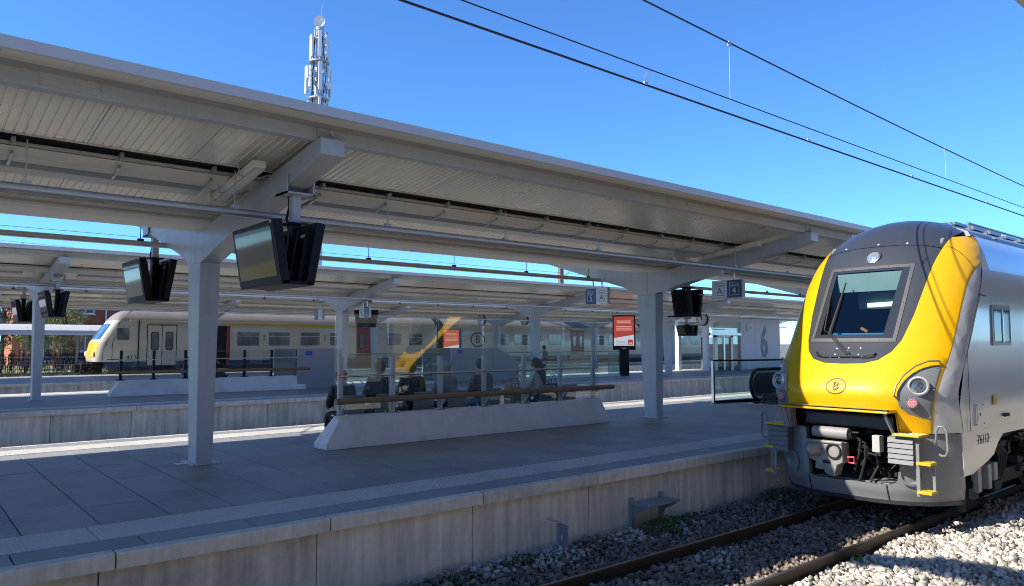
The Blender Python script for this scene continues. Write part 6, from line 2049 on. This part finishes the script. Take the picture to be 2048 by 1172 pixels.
house(-84, 13.2, 26.0, 7.2, M_BRICK, "red brick house with white framed windows above the cream train's nose",
      [(14.3, 4.85, 1.55, 2.0), (18.2, 4.85, 1.55, 2.0), (14.4, 1.1, 1.5, 2.2), (17.6, 0.2, 1.1, 2.8), (21.5, 4.85, 1.55, 2.0)])
MB_ = MB().cyl((-83.9, 16.9, -0.2), (-83.9, 16.9, 7.1), 0.07, n=8)
tag(MB_.build("drain_pipe", M_PVC), "white drain pipe on the red brick house", "pipe")
house(-82.5, 8.9, 13.1, 7.0, M_BRICKO, "orange sunlit brick house wall behind the bushy tree", [(10.6, 0.2, 1.6, 2.4)])
house(-90, -12, 2.0, 6.0, M_BRICK, "dark brick house at the far left behind the trees", [(-2, 3.8, 1.4, 1.8), (-6, 3.8, 1.4, 1.8)])

# trees
def tree(x, y, zb, h, rx, rz, n, m, label, seed, leaf=0.16):
    t = thing("leafy_tree", label, "tree", (x, y, zb))
    rng = random.Random(seed)
    tk = MB()
    tk.tube([(x, y, zb - 0.1), (x + 0.1, y, zb + h * 0.3), (x - 0.05, y + 0.1, zb + h * 0.6), (x, y, zb + h * 0.85)], [0.18, 0.14, 0.09, 0.03], n=7)
    limbs = []
    for k in range(9):
        a = 2.4 * k
        p0 = Vector((x, y, zb + h * (0.25 + 0.06 * k)))
        p1 = p0 + Vector((math.cos(a) * rx * 0.7, math.sin(a) * rx * 0.7, h * 0.18))
        tk.tube([p0, p0.lerp(p1, 0.5) + Vector((0, 0, 0.15)), p1], [0.07, 0.045, 0.015], n=5)
        limbs.append(p1)
    tk.build("trunk", mat("tree_bark", (0.07, 0.055, 0.04), 0.9, var=0.2), t)
    c = MB()
    zc = zb + h - rz
    clumps = []
    for k in range(46):
        while True:
            d = Vector((rng.uniform(-1, 1), rng.uniform(-1, 1), rng.uniform(-1, 1)))
            if 0.3 < d.length < 1: break
        clumps.append((Vector((x + d.x * rx, y + d.y * rx, zc + d.z * rz)), rng.uniform(0.18, 0.40) * min(rx, rz)))
    for i in range(n):
        cc, cr_ = clumps[i % len(clumps)]
        d = Vector((rng.gauss(0, 1), rng.gauss(0, 1), rng.gauss(0, 1))).normalized() * cr_ * rng.uniform(0.5, 1.15)
        p = cc + d
        if p.z < zb + 0.1: continue
        s = leaf * rng.uniform(0.6, 1.3)
        e1 = Vector((rng.uniform(-1, 1), rng.uniform(-1, 1), rng.uniform(-1, 1))).normalized() * s
        e2 = e1.cross(Vector((rng.uniform(-1, 1), rng.uniform(-1, 1), rng.uniform(-1, 1)))).normalized() * s * 0.5
        c.add([p - e1 * 0.5, p + e2 * 0.6, p + e1 * 0.5, p - e2 * 0.6], [(0, 1, 2, 3)])
    c.build("crown", m, t, fixn=False)
    return t


L1 = mat("olive_leaf", (0.30, 0.28, 0.11), 0.7, var=0.25, scale=1.2, island=0.35)
L2 = mat("green_leaf", (0.17, 0.22, 0.05), 0.7, var=0.25, scale=1.2, island=0.35)
L3 = mat("grey_green_leaf", (0.17, 0.18, 0.11), 0.7, var=0.25, scale=1.2, island=0.35)
L4 = mat("dark_leaf", (0.03, 0.045, 0.02), 0.7, var=0.25, scale=1.2, island=0.35)
tree(-74, 11.7, -0.2, 6.6, 1.6, 2.6, 5200, L1, "olive bushy tree before the orange brick wall", 1)
tree(-73, 9.4, -0.2, 6.0, 1.5, 2.4, 4600, L2, "bright green bushy tree between the left column and the olive tree", 2)
tree(-72, 5.6, -0.2, 6.8, 1.7, 2.8, 5200, L3, "grey green bush at the left edge behind the shed", 3)
tree(-78, 7.7, -0.2, 7.4, 1.5, 3.0, 4200, L4, "dark tree behind the bright bush near the left column", 4)
tree(-72, 2.2, -0.2, 11.5, 2.6, 3.4, 5200, L2, "tall green tree whose top shows above the second canopy at the left", 5, 0.2)

# added building out of view on the camera's side, blocks bright sky from reflections
sb = thing("added_building", "added brick building out of view on the camera side, blocks sky in reflections", "building", (34, 20, -0.9))
M_SB = mat("added_building_brick", (0.30, 0.235, 0.18), 0.9, var=0.15, scale=1.0)
MB().box(34, 46, -70, 110, -1.0, 10.5).build("wall", M_SB, sb)
MB().box(33.6, 46.4, -70.4, 110.4, 10.5, 10.9).build("roof_edge", M_STEEL, sb)
for k in range(30):
    for z0 in (1.0, 5.8):
        MB().box(33.96, 34.0, -66 + 6 * k, -62.8 + 6 * k, z0, z0 + 2.6).build("window", M_HGLASS, sb)

# ------------------------------------------------------------------ lettering becomes plain meshes
dg = bpy.context.evaluated_depsgraph_get()
for o in [o for o in COL.objects if o.type == 'FONT']:
    me = bpy.data.meshes.new_from_object(o.evaluated_get(dg))
    nm, cu = o.name, o.data
    o.name = nm + "_old"
    n = bpy.data.objects.new(nm, me)
    COL.objects.link(n)
    n.parent = o.parent
    n.location, n.rotation_euler, n.scale = o.location, o.rotation_euler, o.scale
    bpy.data.objects.remove(o)

for o in COL.objects:
    if o.parent and o.name.split(".")[0] in {"underfloor_gear", "clamp_row", "hangers", "couplings", "roof_equipment", "bolts", "bay_equipment", "step_studs", "rivet_rows", "soffit_seams", "cover_bolts", "hatch_bolts",
                                             "hose_bundle", "air_hoses", "radio_units", "cables", "roof_vents", "louvre", "cooling_ribs", "hour_marks", "tail_lamp_leds", "poster_lines", "small_print", "crown", "stripes"}:
        o["kind"] = "stuff"
